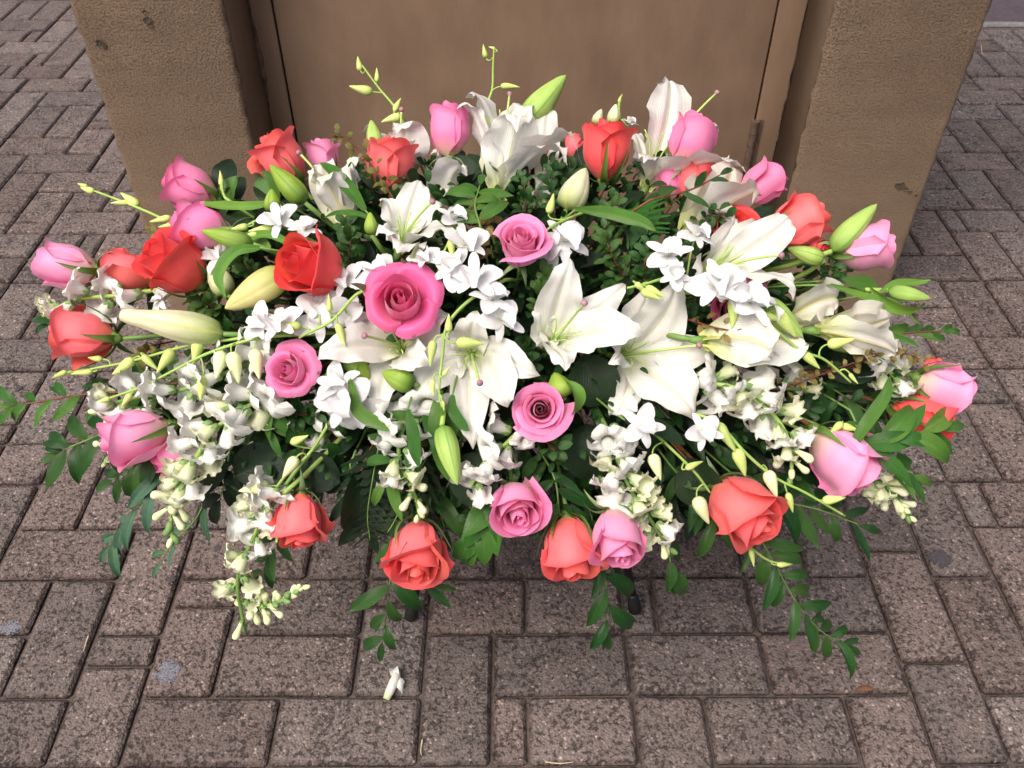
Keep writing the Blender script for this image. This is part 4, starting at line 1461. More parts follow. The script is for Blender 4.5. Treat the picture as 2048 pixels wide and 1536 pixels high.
def orchid(pts, label, flowers=(), buds=(), fd=0.0, dd=0.0, dzs=None, seed=0, r=.0016, root=True):
    """dendrobium spray. flowers [(u,v,size px,(ax,ay,az),roll)], buds [(u,v,du,dv,len px)] hanging from the stem"""
    rr = random.Random(seed)
    P3 = [W(u, v, dd + (dzs[i] if dzs else ((.034, .010)[i] if i < 2 and len(pts) > 3 else 0))) for i, (u, v) in enumerate(pts)]
    cs = catmull(P3, 9)
    o = P3[0]
    t = thing('orchid_spray', label, 'orchid', o, 'white orchid sprays in the bouquet')
    c = [np.array(q) for q in cs]
    if root:
        c = list(stem_to(P3[0], (P3[1] - P3[0]))[:-1]) + c
    part('stem', [tube(c, r * 1.4, r * .8, n=7)], M['steml'], t)

    def nearest(p):
        return min(cs, key=lambda q: (q - p).length)
    for (u, v, sz, ax, roll) in flowers:
        k = mpp(u, v, dd - .012 + fd)
        p = W(u, v, dd - .012 + fd)
        A = DV(*ax)
        fl = bpy.data.objects.new('flower', None)
        COL.objects.link(fl)
        fl.parent = t
        fl.location = p - o
        m3 = frame(A, roll)
        S = sz * k * .51
        for i in range(5):
            a = PI / 2 + i * 2 * PI / 5 + rr.uniform(-.12, .12)
            d = m3 @ (Vector((math.cos(a), math.sin(a), rr.uniform(-.05, .35))))
            me = rr.choice(OP) if i in (1, 4) else rr.choice(OS)
            y = d.normalized()
            z = (A - y * A.dot(y)).normalized()
            x = y.cross(z)
            ob = link('petal' if i in (1, 4) else 'sepal', me, fl)
            ob.matrix_basis = place(Matrix((x, y, z)).transposed(), S * rr.uniform(.92, 1.12), Vector((0, 0, 0)), Vector((0, 0, 0)))
        dn = m3 @ Vector((0, -1, 0))
        x = dn.cross(A)
        ob = link('lip', LIP, fl)
        ob.matrix_basis = place(Matrix((x, dn, A)).transposed(), S * .95, A * .001, Vector((0, 0, 0)))
        q = nearest(p)
        back = p - A * S * .5
        part('pedicel', [tube([np.array(x_) for x_ in bez(q, q + (back - q) * .5 + Vector((0, 0, .008)), back, p - A * .001, 8)], .0011, .0010, n=6)], M['steml'], t)
    for (u, v, du, dv, L) in buds:
        k = mpp(u, v, dd)
        p = W(u, v, dd - .004)
        d = DV(du, -dv, rr.uniform(-.2, .35))
        b = p - d * L * k * .5
        ob = link('bud', OBUD[2] if L > 50 and rr.random() < .4 else rr.choice(OBUD[:2]), t)
        ob.matrix_basis = place(frame(d, rr.uniform(0, 6)), L * k * 1.02, b, o)
        q = nearest(b + (cs[0] - b).normalized() * .008)
        mid = (q + b) / 2 - d * .006
        part('pedicel', [tube([np.array(x_) for x_ in bez(q, q + (mid - q) * .8, b - d * .008, b + d * .002, 7)], .0010, .0009, n=6)], M['steml'], t)
    return t

# ================================================================== ROSES
# u, v, px, axis, openness, colour, label, petals, extra
R_ = [
 (898, 258, 88, (-.02, 1, .12), .10, 'pink', 'closed pink rosebud standing left of the tall white lily at the top', 9, {'flare': .8}),
 (1380, 280, 92, (.38, 1, .18), .12, 'pink', 'pink rosebud in front of the tallest white lily petal at the top right', 10, {}),
 (378, 376, 96, (-1, .42, .25), .30, 'pink', 'pink rose at the upper left, resting above another pink rose', 11, {}),
 (397, 455, 104, (-1, .30, .22), .32, 'pink', 'pink rose at the upper left, below another pink rose and above a lily bud', 11, {}),
 (132, 531, 98, (-1, .16, .12), .18, 'pale', 'pale pink rosebud at the far left tip of the bouquet, above a white snapdragon', 10, {}),
 (1043, 492, 98, (.02, .55, .9), .62, 'pale', 'pink rose with a tight spiral centre, beside a white orchid in the dark green middle', 15, {}),
 (800, 596, 182, (.05, .18, 1), .95, 'pink', 'largest deep pink rose with wide open outer petals, left of centre', 12, {'heart': 4, 'dd': -.02}),
 (572, 740, 124, (-.12, .12, 1), .70, 'pale', 'pink rose with a closed heart in a ring of petals, above the snapdragon', 12, {'heart': 5, 'dd': -.02}),
 (1080, 818, 95, (0, .02, 1), .80, 'pale', 'deep pink rose with a dark spiral heart, below the middle lily', 16, {}),
 (268, 871, 124, (-.95, -.28, .42), .35, 'pale', 'plump pink rose hanging low at the left among dark leaves', 11, {}),
 (352, 915, 84, (-.5, -.7, .35), .30, 'pink', 'pink rose mostly hidden behind the white snapdragon at lower left', 10, {'dd': .03}),
 (1033, 1010, 112, (.14, -.50, .80), .55, 'pale', 'pale pink open rose at the bottom middle, above dark hanging leaves', 13, {}),
 (1235, 1074, 112, (.12, -.78, .58), .42, 'pale', 'pink rose overlapping a coral rose at the bottom, right of centre', 11, {'dd': -.02}),
 (1690, 918, 132, (.62, -.68, .30), .32, 'pale', 'pink rose drooping at the right, above a cream snapdragon tip', 11, {}),
 (1727, 492, 100, (1, .16, .18), .18, 'pale', 'pale pink rosebud at the upper right, in front of the stucco pier', 10, {}),
 (1525, 368, 86, (.75, .55, .10), .28, 'pink', 'deep pink rose in front of the door hinge side at the upper right', 10, {'dd': .02}),
 (1470, 612, 112, (-.1, -.25, .9), .45, 'pink', 'pink rose peeking out from under white orchid flowers at the right', 12, {'dd': .035}),
 (1892, 775, 98, (1, -.40, .20), .30, 'pale', 'pink rose at the far right tip of the bouquet, above a coral rose', 10, {}),
 (645, 316, 72, (-.1, 1, .15), .30, 'pale', 'small pale pink rose half hidden behind a white lily at the upper left', 10, {'dd': .05}),
 (1338, 366, 60, (-.1, .8, .2), .30, 'pink', 'pink rose barely visible between lily petals at the upper right', 9, {'dd': .07}),
 (562, 316, 104, (-.55, .80, .35), .40, 'coral', 'coral rose at the upper left against the edge of the door', 11, {}),
 (778, 328, 108, (.05, 1, .22), .38, 'coral', 'coral rose behind a bronze leafed twig at the top left', 11, {'dd': .04}),
 (1210, 298, 108, (.03, 1, .20), .34, 'red', 'upright bright coral rose at the top, right of the tall lily', 10, {'flare': 1.2}),
 (1388, 356, 84, (.30, .8, .25), .30, 'coral', 'coral rose tucked behind a lily petal at the top right', 10, {'dd': .06}),
 (345, 530, 122, (-.60, .50, .70), .40, 'red', 'large coral rose at the left with its heart facing out', 10, {}),
 (252, 546, 92, (-1, .15, .12), .30, 'coral', 'coral rose at the left, partly behind a larger coral rose', 10, {'dd': .035}),
 (622, 531, 128, (-.62, .12, .85), .36, 'red', 'red coral rose with a furled heart, above the deep pink rose', 10, {}),
 (162, 672, 114, (-1, .06, .18), .42, 'coral', 'coral rose at the far left, beside the long cream lily bud', 10, {}),
 (600, 1043, 108, (.05, -1, .34), .50, 'coral', 'coral rose hanging upside down at lower left, beside a drooping snapdragon', 12, {}),
 (835, 1104, 128, (.05, -.74, .64), .48, 'coral', 'coral rose above the left leg of the stand', 12, {}),
 (1142, 1100, 122, (.08, -.86, .48), .38, 'coral', 'coral rose at the bottom, overlapped by a pink rose on its right', 11, {}),
 (1487, 1020, 140, (.52, -.58, .60), .42, 'coral', 'biggest coral rose, at the lower right above the trailing leaves', 12, {}),
 (1598, 447, 106, (.72, .55, .12), .34, 'coral', 'coral rose against the right pier, behind a white lily', 11, {}),
 (1465, 470, 98, (.1, .4, .6), .40, 'red', 'coral rose mostly covered by white lily petals at the right', 11, {'dd': .05}),
 (1846, 832, 118, (.9, -.32, .25), .42, 'red', 'coral rose at the far right, crossed by dark pointed leaves', 11, {'dd': .02}),
 (1866, 742, 50, (.6, .5, .2), .30, 'coral', 'small coral rose behind the pink rose at the far right tip', 9, {'dd': .05}),
 (1076, 304, 62, (.1, .9, .1), .3, 'coral', 'coral rose seen in the gap behind the tall lily at the top', 9, {'dd': .08}),
 (1148, 292, 44, (0, 1, .1), .2, 'coral', 'small coral bud behind the bright coral rose at the top', 8, {'dd': .07}),
 (1636, 492, 40, (.3, -.2, .5), .2, 'coral', 'small coral bud under the coral rose by the right pier', 8, {'dd': .02}),
]
for i, (u, v, px, ax, op, colr, lab, n, ex) in enumerate(R_):
    rose(u, v, px, ax, op, colr, lab, n=n, seed=11 + i * 7, **ex)

# ================================================================== LILIES
lily(1010, 255, (.10, 1, .12), 142, [(936, 182, .02, 1.0), (914, 200, -.03, .72), (1040, 226, -.05, 1.05), (1160, 264, -.03, 1.0), (1140, 292, -.06, .72), (1062, 212, .06, .9)],
     'tall white trumpet lily at the top, its petals curling outward above a pink rosebud', 58, pist=(1019, 190, .05), seed=1, dd=-.01)
lily(1318, 290, (.32, 1, .10), 92, [(1338, 148, .02, 1.08), (1498, 324, -.05, .95), (1442, 244, .04, .7), (1292, 305, -.06, .55), (1258, 262, .06, .7)],
     'white lily at the top right with one tall petal standing straight up', 56, pist=(1432, 187, .03), seed=2, dd=.02, recurve=.12)
lily(1432, 400, (.70, .66, .10), 95, [(1530, 383, -.02, 1.3), (1460, 322, .04, 1.2), (1400, 365, .06, 1.1), (1480, 440, -.03, 1.1)],
     'cream white lily seen from the side, below the tall petal at the upper right', 54, m='lilyb', stam=False, seed=3, dd=.02)
lily(1462, 515, (.62, .40, .62), 85, [(1472, 422, .03, .8), (1590, 428, -.01, 1.02), (1606, 590, -.03, .95), (1566, 642, -.045, .75), (1394, 562, -.02, .8), (1530, 440, .04, .8)],
     'open white lily at the right in front of the coral rose by the pier', 44, pist=(1560, 511, -.05), seed=4)
lily(672, 372, (-.22, 1, .22), 100, [(612, 338, -.02, 1.1), (650, 322, .03, 1.0), (712, 308, .02, .9), (700, 330, -.03, .7), (640, 350, -.05, .9)],
     'white trumpet lily at the upper left with a thin green style on its left', 40, m='lilyb', pist=(600, 308, -.01), seed=5)
lily(812, 448, (.30, .72, .62), 70, [(762, 388, .02, .75), (842, 352, .03, 1.0), (892, 398, .03, .7), (908, 468, -.03, 1.05), (800, 500, -.05, 1.1), (758, 455, -.02, .9)],
     'cream white lily facing up, above the deep pink rose', 38, pist=(863, 405, -.04), seed=6)
lily(795, 684, (-.05, .22, 1), 80, [(627, 708, -.03, 1.05), (700, 640, .03, .9), (896, 622, .0, .85), (852, 728, -.04, 1.0), (752, 836, -.01, .95)],
     'white lily spread out below the deep pink rose, left of centre', 42, pist=(731, 672, -.05), seed=7, dd=.01)
lily(942, 712, (.02, -.12, 1), 85, [(950, 622, -.01, .95), (1082, 748, -.02, .95), (1022, 812, -.03, 1.15), (944, 902, .0, .95), (818, 792, .01, 1.1), (842, 692, .02, .9)],
     'wide white lily hanging in the centre, its purple tipped style pointing down', 44, pist=(959, 764, -.06), seed=8)
lily(1122, 664, (.25, .30, .92), 85, [(1140, 508, -.01, 1.15), (1290, 664, -.03, 1.2), (1130, 738, -.04, 1.0), (1078, 602, .01, .85), (1100, 690, .02, .8), (1256, 568, .02, .95)],
     'open white lily in the middle with a mauve tipped style, right of centre', 42, pist=(1167, 608, -.05), seed=9, dd=-.01)
lily(1275, 705, (.35, .05, .92), 85, [(1362, 560, .0, 1.35), (1452, 692, .02, 1.0), (1402, 836, .0, 1.45), (1240, 830, .02, .85), (1222, 722, -.04, .75), (1300, 572, .03, 1.2)],
     'largest white lily right of centre with one broad petal sweeping down', 46, pist=(1395, 691, -.04), seed=10, dd=.01)
lily(1505, 688, (.85, -.05, -.15), 110, [(1622, 676, .0, 1.5), (1602, 742, .02, 1.2), (1600, 655, .03, 1.3), (1560, 705, -.05, 1.4)],
     'white lily seen from behind at the right, with broad overlapping petals', 42, m='lilyb', stam=False, seed=11, dd=-.004, recurve=.06)
lily(1632, 632, (.85, .22, .10), 70, [(1676, 592, .02, 1.3), (1666, 650, .0, 1.1), (1650, 606, .04, 1.0)],
     'white lily with yellow ribs between the open lily and the green bud at the right', 40, m='lilyb', stam=False, seed=12, dd=.008)
lily(1690, 662, (1, -.02, .12), 60, [(1786, 632, .01, .95), (1798, 712, -.02, 1.15), (1780, 640, .04, .9), (1760, 720, .03, 1.0)],
     'white lily pointing right with two yellow ribbed petals, near the far right', 48, m='lilyb', stam=False, seed=13, dd=-.012, recurve=.05)
lily(800, 290, (0, 1, -.05), 70, [(724, 252, .02, .9), (800, 240, -.03, 1.15), (852, 282, .0, 1.1), (862, 330, -.01, 1.0)],
     'white lily at the top left behind the coral rose', 42, pist=(803, 222, -.02), seed=14, dd=.06)
lily(905, 340, (.05, .9, .2), 60, [(862, 300, .0, 1.1), (930, 330, -.02, 1.3), (880, 385, -.02, 1.0), (950, 362, .02, .9)],
     'white lily behind the stem of the upright pink rosebud', 42, stam=False, seed=15, dd=.07)
lily(1088, 350, (.12, .9, .1), 60, [(1092, 212, .05, .7), (1110, 320, -.01, 1.3), (1065, 390, .0, 1.1)],
     'white lily in shade behind the tall lily, below the bright green bud', 42, stam=False, seed=16, dd=.09)
lily(1262, 815, (-.2, -.9, .3), 75, [(1240, 832, -.03, .85), (1290, 762, .02, .8), (1262, 790, .0, .7)],
     'white lily petals curling under the largest lily, right of the deep pink rose', 38, stam=False, seed=17, dd=.03)

LB = [
 (446, 668, 244, 630, 62, 'long cream lily bud starting to open at the left, beside the coral rose', 'lbcream', {'open_': .35}),
 (572, 545, 450, 617, 62, 'yellow lily bud lying under the red coral rose', 'lbyellow', {'dd': .01}),
 (1045, 252, 1132, 150, 52, 'bright green lily bud standing at the very top behind the tall lily', 'lblime', {'dd': .05}),
 (610, 405, 540, 330, 44, 'green lily bud slanting upward below the coral rose at the upper left', 'lbgreen', {}),
 (506, 488, 402, 461, 36, 'green lily bud lying across the lower pink rose at the upper left', 'lbgreen', {'leaf': True}),
 (1664, 502, 1754, 408, 44, 'pale green lily bud beside the pale pink rosebud at the right pier', 'lblime', {}),
 (1776, 581, 1861, 597, 30, 'slim green lily bud at the right, over the paving', 'lblime', {'leaf': True}),
 (828, 770, 764, 744, 44, 'short green lily bud between the two white lilies left of centre', 'lbgreen', {}),
 (694, 712, 740, 762, 42, 'green lily bud below the white lily at the left of centre', 'lbgreen', {'dd': .01}),
 (884, 850, 915, 970, 44, 'green lily bud hanging down beside the centre snapdragon', 'lblime', {'dz': -.02}),
 (1128, 796, 1108, 745, 50, 'round green lily bud seen end on, above the deep pink rose', 'lbgreen', {'leaf': True}),
 (545, 425, 543, 378, 32, 'small green lily bud seen end on near the upper left', 'lbgreen', {}),
 (744, 470, 740, 424, 26, 'narrow green lily bud left of the cream lily', 'lbgreen', {}),
 (1525, 600, 1606, 674, 46, 'pale green bud crossing the orchid flowers at the right', 'lblime', {'dd': -.01}),
 (455, 590, 420, 522, 46, 'cream lily bud behind the large coral rose at the left', 'lbcream', {'dd': .03}),
 (1648, 520, 1576, 496, 34, 'pale lily bud between the open lily and the pale pink rosebud', 'lblime', {}),
 (1132, 420, 1172, 336, 56, 'closed cream lily bud below the bright coral rose at the top', 'lbcream', {'dd': .05}),
 (1190, 250, 1203, 218, 20, 'small pale bud tip behind the bright coral rose, left of its twin', 'lbcream', {'dd': .05}),
 (1224, 250, 1232, 208, 24, 'small pale bud tip behind the bright coral rose, right of its twin', 'lbcream', {'dd': .05}),
 (752, 300, 742, 240, 30, 'lime green bud at the top left between the lily and the coral rose', 'lblime', {'dd': .03}),
]
for i, (a, b, c, d, w, lab, m, ex) in enumerate(LB):
    lily_bud(a, b, c, d, w, lab, m, seed=i, **ex)

# ================================================================== SNAPDRAGONS
snapdragon([(330, 578), (240, 590), (150, 600), (86, 632)], 'white snapdragon at the far left between two rosebuds', 9, 58, cream=.5, tipbuds=0, seed=1, start=.15)
snapdragon([(600, 700), (480, 735), (370, 778), (250, 800), (190, 830)], 'long white snapdragon at the left under the hanging orchid buds', 19, 60, cream=.1, tipbuds=2, seed=2, start=.1, dd=.01)
snapdragon([(600, 775), (500, 810), (420, 870), (375, 955), (345, 1020), (345, 1090)], 'large white snapdragon curving down at lower left beside the plump pink rose', 23, 70, cream=.5, tipbuds=9, seed=3, start=.05)
snapdragon([(600, 930), (545, 1010), (500, 1090), (475, 1165), (492, 1270)], 'drooping cream snapdragon at lower left, its lowest floret over the paving', 13, 58, cream=1.0, tipbuds=1, seed=4, start=.12)
snapdragon([(492, 1205), (530, 1212), (570, 1195), (606, 1172)], 'small green snapdragon tip with tight buds, lowest at the left', 0, 62, cream=1.0, tipbuds=24, seed=5, root=False)
snapdragon([(850, 790), (805, 860), (800, 930), (830, 990), (840, 1040)], 'white snapdragon with a bare curved stem above the coral rose and stand leg', 12, 62, cream=.5, tipbuds=5, seed=6)
snapdragon([(1040, 860), (1010, 890), (965, 930), (940, 975)], 'short white snapdragon above the bottom pale pink rose', 10, 62, cream=.2, tipbuds=0, seed=7)
snapdragon([(1210, 850), (1235, 920), (1265, 985), (1305, 1045), (1345, 1110)], 'white snapdragon right of centre, ending beside the bottom pink rose', 24, 62, cream=.5, tipbuds=4, seed=8)
snapdragon([(1370, 762), (1465, 775), (1540, 822), (1580, 890), (1582, 968)], 'white snapdragon arching down at the right, left of the drooping pink rose', 20, 64, cream=.5, tipbuds=5, seed=9)
snapdragon([(1680, 880), (1735, 935), (1780, 985), (1822, 1040)], 'cream snapdragon with green tip buds at the lower right over the paving', 20, 60, cream=1.0, tipbuds=14, seed=10, dd=.01, start=.12)
snapdragon([(1730, 710), (1780, 745), (1810, 790)], 'cream snapdragon behind the pink rose at the far right tip', 9, 56, cream=.8, tipbuds=0, seed=11, dd=.03)
snapdragon([(260, 870), (225, 895), (215, 930)], 'pale snapdragon half hidden behind dark leaves at the far left', 4, 48, cream=1.0, tipbuds=4, seed=12, dd=.05)
snapdragon([(700, 830), (650, 850), (590, 870)], 'white snapdragon florets in shade left of the lower white orchid', 5, 56, cream=.2, tipbuds=0, seed=13, dd=.06)
snapdragon([(1450, 758), (1540, 774), (1625, 780)], 'white snapdragon lying under the lilies at the right', 6, 54, cream=.3, tipbuds=0, seed=14, dd=.04)
snapdragon([(570, 985), (535, 1000), (500, 1030)], 'white snapdragon florets beside the upside down coral rose', 5, 58, cream=.2, tipbuds=0, seed=15)

# ================================================================== ORCHID SPRAYS
orchid([(812, 258), (790, 215), (757, 175), (718, 122)], 'bare orchid tip with lime buds reaching up at the top left before the door',
       buds=[(717, 128, -.3, -.9, 30), (755, 150, .15, -1, 28), (722, 180, -1, -.15, 46), (795, 208, .3, -.8, 34), (782, 236, -.8, .2, 40)], seed=1, dd=.0)
orchid([(968, 220), (984, 180), (986, 135), (988, 96)], 'thin orchid tip with three small lime buds at the very top middle',
       buds=[(968, 103, -.35, -1, 26), (984, 95, -.8, -.4, 14), (1020, 171, 1, -.05, 38)], seed=2, dd=.03)
orchid([(360, 460), (320, 435), (245, 403), (162, 372)], 'orchid tip with lime buds reaching over the paving at the upper left',
       buds=[(174, 380, -1, -.2, 32), (260, 398, -.7, -.6, 44), (240, 404, -1, -.1, 34), (322, 440, -1, .25, 42), (340, 452, -1, .35, 42), (166, 370, -1, -.5, 22)], seed=3)
orchid([(600, 655), (470, 678), (380, 690), (250, 725), (110, 750)], 'long orchid stem of lime buds at the left just under the cream lily bud',
       buds=[(165, 744, -1, .05, 40), (118, 748, -1, .25, 34), (248, 734, -.8, .7, 50), (300, 726, .6, .6, 44), (330, 722, -.6, .9, 56), (395, 700, -.2, 1, 62), (190, 718, -1, 0, 30)],
       flowers=[(560, 650, 100, (-.1, .5, .8), .3), (520, 648, 86, (-.4, .2, .9), 1.2)], seed=4)
orchid([(640, 668), (520, 676), (420, 705), (340, 745), (280, 775), (200, 802)], 'lower orchid stem at the left with lime buds hanging over white snapdragon florets',
       buds=[(252, 800, -.6, .8, 32), (208, 800, -1, .3, 24), (402, 776, -.1, 1, 48), (438, 730, -.1, 1, 58), (472, 735, .3, 1, 64), (512, 728, .1, 1, 60)],
       flowers=[(640, 640, 104, (.1, .3, .9), .8)], seed=5, dd=-.01, fd=.035)
orchid([(760, 580), (715, 588), (665, 640), (612, 668), (598, 676)], 'orchid stem with three buds crossing white flowers left of the deep pink rose',
       buds=[(660, 606, .1, -1, 36), (580, 651, -1, -.1, 44), (682, 670, .3, 1, 48)],
       flowers=[(690, 560, 84, (-.2, .3, .9), .4), (755, 548, 100, (-.1, .6, .8), 1.0), (640, 610, 90, (.1, .2, .9), .2), (700, 630, 88, (.3, .2, .8), 2.2)], seed=6, dd=-.01, fd=.04)
orchid([(1010, 560), (940, 600), (895, 650), (885, 710), (878, 780), (884, 815)], 'orchid stem with lime buds hanging over the centre lily',
       buds=[(897, 646, 0, -1, 36), (862, 706, -.2, 1, 52), (864, 776, -.1, 1, 34), (892, 742, .3, -.5, 22), (940, 684, 1, -.1, 56), (888, 812, .3, 1, 22)],
       flowers=[(1000, 640, 96, (.4, .3, .8), .5), (950, 560, 112, (-.1, .5, .85), .1), (985, 600, 92, (.2, .6, .7), 1.4)], seed=7, dd=-.02, fd=.025)
orchid([(1400, 560), (1340, 555), (1290, 568), (1254, 576)], 'short orchid tip with lime buds above the largest lily',
       buds=[(1302, 590, .9, .4, 42), (1352, 560, .9, .4, 28), (1312, 583, .8, .4, 44), (1282, 575, .7, .5, 30)],
       flowers=[(1440, 560, 100, (-.1, .4, .8), .6), (1338, 512, 98, (-.2, .5, .8), 1.1), (1392, 474, 84, (.3, .7, .6), .3), (1348, 552, 70, (0, .2, 1), 2)], seed=8, dd=-.01)
orchid([(1400, 585), (1470, 600), (1540, 650), (1600, 700), (1650, 720), (1702, 765)], 'orchid stem with big lime buds running down the right side over white lilies',
       buds=[(1469, 625, 0, 1, 62), (1574, 650, .6, .7, 66), (1546, 634, .9, .2, 40), (1622, 722, .6, .8, 44), (1682, 686, 1, -.1, 52), (1706, 758, .5, .9, 26)],
       flowers=[(1432, 575, 118, (-.1, .5, .8), .2), (1500, 606, 108, (.2, .4, .85), .9), (1465, 590, 96, (.4, .1, .9), 1.7)], seed=9, dd=-.02)
orchid([(1395, 828), (1440, 850), (1490, 905), (1550, 955), (1610, 985), (1690, 1032)], 'orchid stem of hanging lime buds at lower right, above the biggest coral rose',
       buds=[(1450, 876, .4, 1, 66), (1484, 925, .5, 1, 60), (1544, 968, .3, 1, 56), (1582, 1006, .4, 1, 44), (1668, 1000, 1, -.05, 44)],
       flowers=[(1405, 862, 84, (.1, .1, .95), .5)], seed=10, dd=-.02)
orchid([(1290, 850), (1340, 895), (1390, 945), (1420, 985)], 'orchid stem with pale buds beside the stalk of the biggest coral rose',
       buds=[(1312, 934, .3, 1, 54), (1404, 1022, .4, 1, 62), (1388, 928, .9, -.5, 40)],
       flowers=[(1282, 852, 92, (.15, .2, .9), .9)], seed=11, dd=.0)
orchid([(1470, 1075), (1500, 1095), (1540, 1122), (1585, 1128)], 'tiny orchid tip with two lime buds below the biggest coral rose',
       buds=[(1506, 1115, .3, 1, 34), (1570, 1129, 1, 0, 34)], seed=12, dd=.02)
orchid([(665, 835), (620, 905), (560, 965), (520, 1040), (480, 1150), (462, 1180)], 'orchid stem with lime buds drooping beside the upside down coral rose',
       buds=[(600, 880, .8, -.2, 40), (580, 936, -.5, .8, 52), (508, 975, -1, .1, 60), (484, 1130, -.6, .9, 36), (556, 1068, .2, 1, 34)],
       flowers=[(690, 800, 112, (-.1, -.1, 1), .3), (676, 768, 96, (-.4, .3, .8), 1.4)], seed=13, dd=.0)
orchid([(1605, 860), (1680, 870), (1750, 885), (1800, 905)], 'thin orchid stem with buds beside the crossed coral rose at the far right',
       buds=[(1672, 858, -.3, .4, 36), (1700, 855, 1, .2, 36), (1742, 888, .8, -.2, 16)], seed=14)
orchid([(1180, 420), (1130, 440), (1100, 455), (1086, 470)], 'white orchid flowers beside the spiral pink rose in the middle',
       buds=[(1104, 408, .4, -1, 40)], flowers=[(1128, 482, 112, (.25, .35, .8), .4), (1100, 500, 78, (-.1, -.3, .9), 2.0)], seed=15, fd=.03)
orchid([(960, 400), (930, 430), (905, 470), (880, 520)], 'cluster of white orchid flowers between the cream lily and the spiral pink rose',
       buds=[(882, 547, 0, 1, 36), (905, 500, .2, .9, 46)],
       flowers=[(930, 490, 100, (.2, .5, .8), .2), (908, 440, 78, (.3, .6, .7), 1.0), (905, 540, 86, (-.3, .2, .9), 2.0), (850, 520, 74, (-.2, .6, .7), .7)], seed=16, dd=.01)
orchid([(600, 470), (560, 450), (520, 440), (492, 452)], 'white orchid flowers and pale buds near the green lily buds at the upper left',
       buds=[(522, 458, -1, .1, 48), (478, 455, -1, .1, 36), (500, 470, -1, .2, 34)],
       flowers=[(560, 440, 92, (-.2, .4, .8), .5), (610, 460, 70, (.2, .6, .7), 1.8)], seed=17)
orchid([(480, 540), (450, 520), (430, 505)], 'small white orchid flowers behind the large coral rose at the left', flowers=[(440, 512, 84, (-.2, .6, .7), .5), (320, 600, 60, (-.5, .3, .8), 1.5)],
       seed=18, dd=.03)
orchid([(720, 840), (690, 830), (660, 810)], 'white orchid flower hanging in shade below the lily, left of centre', flowers=[(712, 815, 120, (.1, -.5, .8), .1)], seed=19, dd=.02)
orchid([(1240, 240), (1238, 215), (1244, 190)], 'tiny curled orchid tip at the top behind the bright coral rose', buds=[(1240, 196, .3, -1, 18)],
       flowers=[(1258, 248, 40, (.3, .8, .4), .3)], seed=20, dd=.05)
orchid([(450, 395), (445, 380), (443, 350)], 'single lime orchid bud standing above the pink rose at the upper left', buds=[(443, 357, .05, -1, 30)], seed=21)

# ================================================================== GREENERY
G1 = 'long leafy branches round the bouquet'
strand('ruscus_branch', [(360, 765), (260, 782), (160, 790), (62, 806), (20, 812)], 'rusm', 'leafy branch reaching to the left edge of the photo', 'branch', 13, 62, smat='stemb', group=G1, seed=1, dd=.02)
strand('ruscus_branch', [(380, 830), (300, 850), (230, 860), (150, 890), (120, 905)], 'rus', 'dark leafy branch around the plump pink rose at the far left', 'branch', 14, 76, group=G1, seed=2, spread=1.0, dd=.04, wfac=1.2)
strand('ruscus_branch', [(360, 900), (320, 960), (275, 1015), (240, 1060), (222, 1090)], 'blue', 'narrow grey green leaves hanging at the left over the paving', 'branch', 9, 88, group=G1, seed=3, spread=.45, dd=.04)
strand('ruscus_branch', [(420, 980), (390, 1040), (345, 1085), (322, 1125)], 'blue', 'two narrow leaves hanging below the large white snapdragon', 'branch', 4, 74, group=G1, seed=4, spread=.5, dd=.05)
strand('ruscus_branch', [(830, 1010), (800, 1090), (780, 1160), (772, 1235), (765, 1285)], 'rus', 'thin trailing branch with pointed leaves in front of the left stand leg', 'branch', 10, 82, group=G1, seed=5, spread=.8, r=.0008, dd=.03)
strand('ruscus_branch', [(1190, 1060), (1206, 1130), (1216, 1200), (1214, 1262)], 'rus', 'thin trailing branch with pointed leaves left of the right stand leg', 'branch', 6, 86, group=G1, seed=6, spread=.75, r=.0008, dd=.03)
strand('ruscus_branch', [(1500, 1040), (1545, 1120), (1590, 1200), (1640, 1260), (1690, 1290)], 'rus', 'long trailing branch with pointed leaves over the paving at lower right', 'branch', 19, 74, group=G1, seed=7, spread=.9, r=.0009, dd=.02)
strand('ruscus_branch', [(1660, 860), (1740, 890), (1810, 870), (1880, 858)], 'rusm', 'large green leaves crossing the coral rose at the far right', 'branch', 10, 84, group=G1, seed=8, spread=.6, dd=-.02, wfac=1.2)
strand('ruscus_branch', [(1700, 680), (1770, 672), (1840, 664), (1890, 664)], 'rusm', 'small leafy branch tip over the paving at the right, above the pink rose', 'branch', 9, 58, group=G1, seed=9, spread=.45, smat='stemb', dd=.02)
strand('ruscus_branch', [(1000, 960), (980, 1010), (965, 1060), (950, 1090)], 'rusm', 'cluster of broad green leaves hanging left of the bottom pale pink rose', 'branch', 7, 80, group=G1, seed=10, spread=.5, dd=.03, wfac=1.7)
strand('ruscus_branch', [(1480, 960), (1560, 1000), (1640, 1020), (1720, 1050)], 'rus', 'dark leaves behind the biggest coral rose at lower right', 'branch', 12, 80, group=G1, seed=11, spread=.9, dd=.05)
strand('ruscus_branch', [(1700, 820), (1740, 900), (1790, 930), (1826, 950)], 'rusm', 'hanging pair of mid green leaves above the cream snapdragon at the right', 'branch', 6, 78, group=G1, seed=12, spread=.5, dd=.0)
strand('ruscus_branch', [(460, 900), (450, 960), (440, 1000)], 'dark', 'dark leaves between the two drooping snapdragons at lower left', 'branch', 8, 84, group=G1, seed=13, spread=1.0, dd=.05)
strand('ruscus_branch', [(560, 1060), (540, 1110), (520, 1150)], 'rus', 'small dark leaves behind the drooping cream snapdragon', 'branch', 8, 56, group=G1, seed=14, spread=.9, dd=.03)
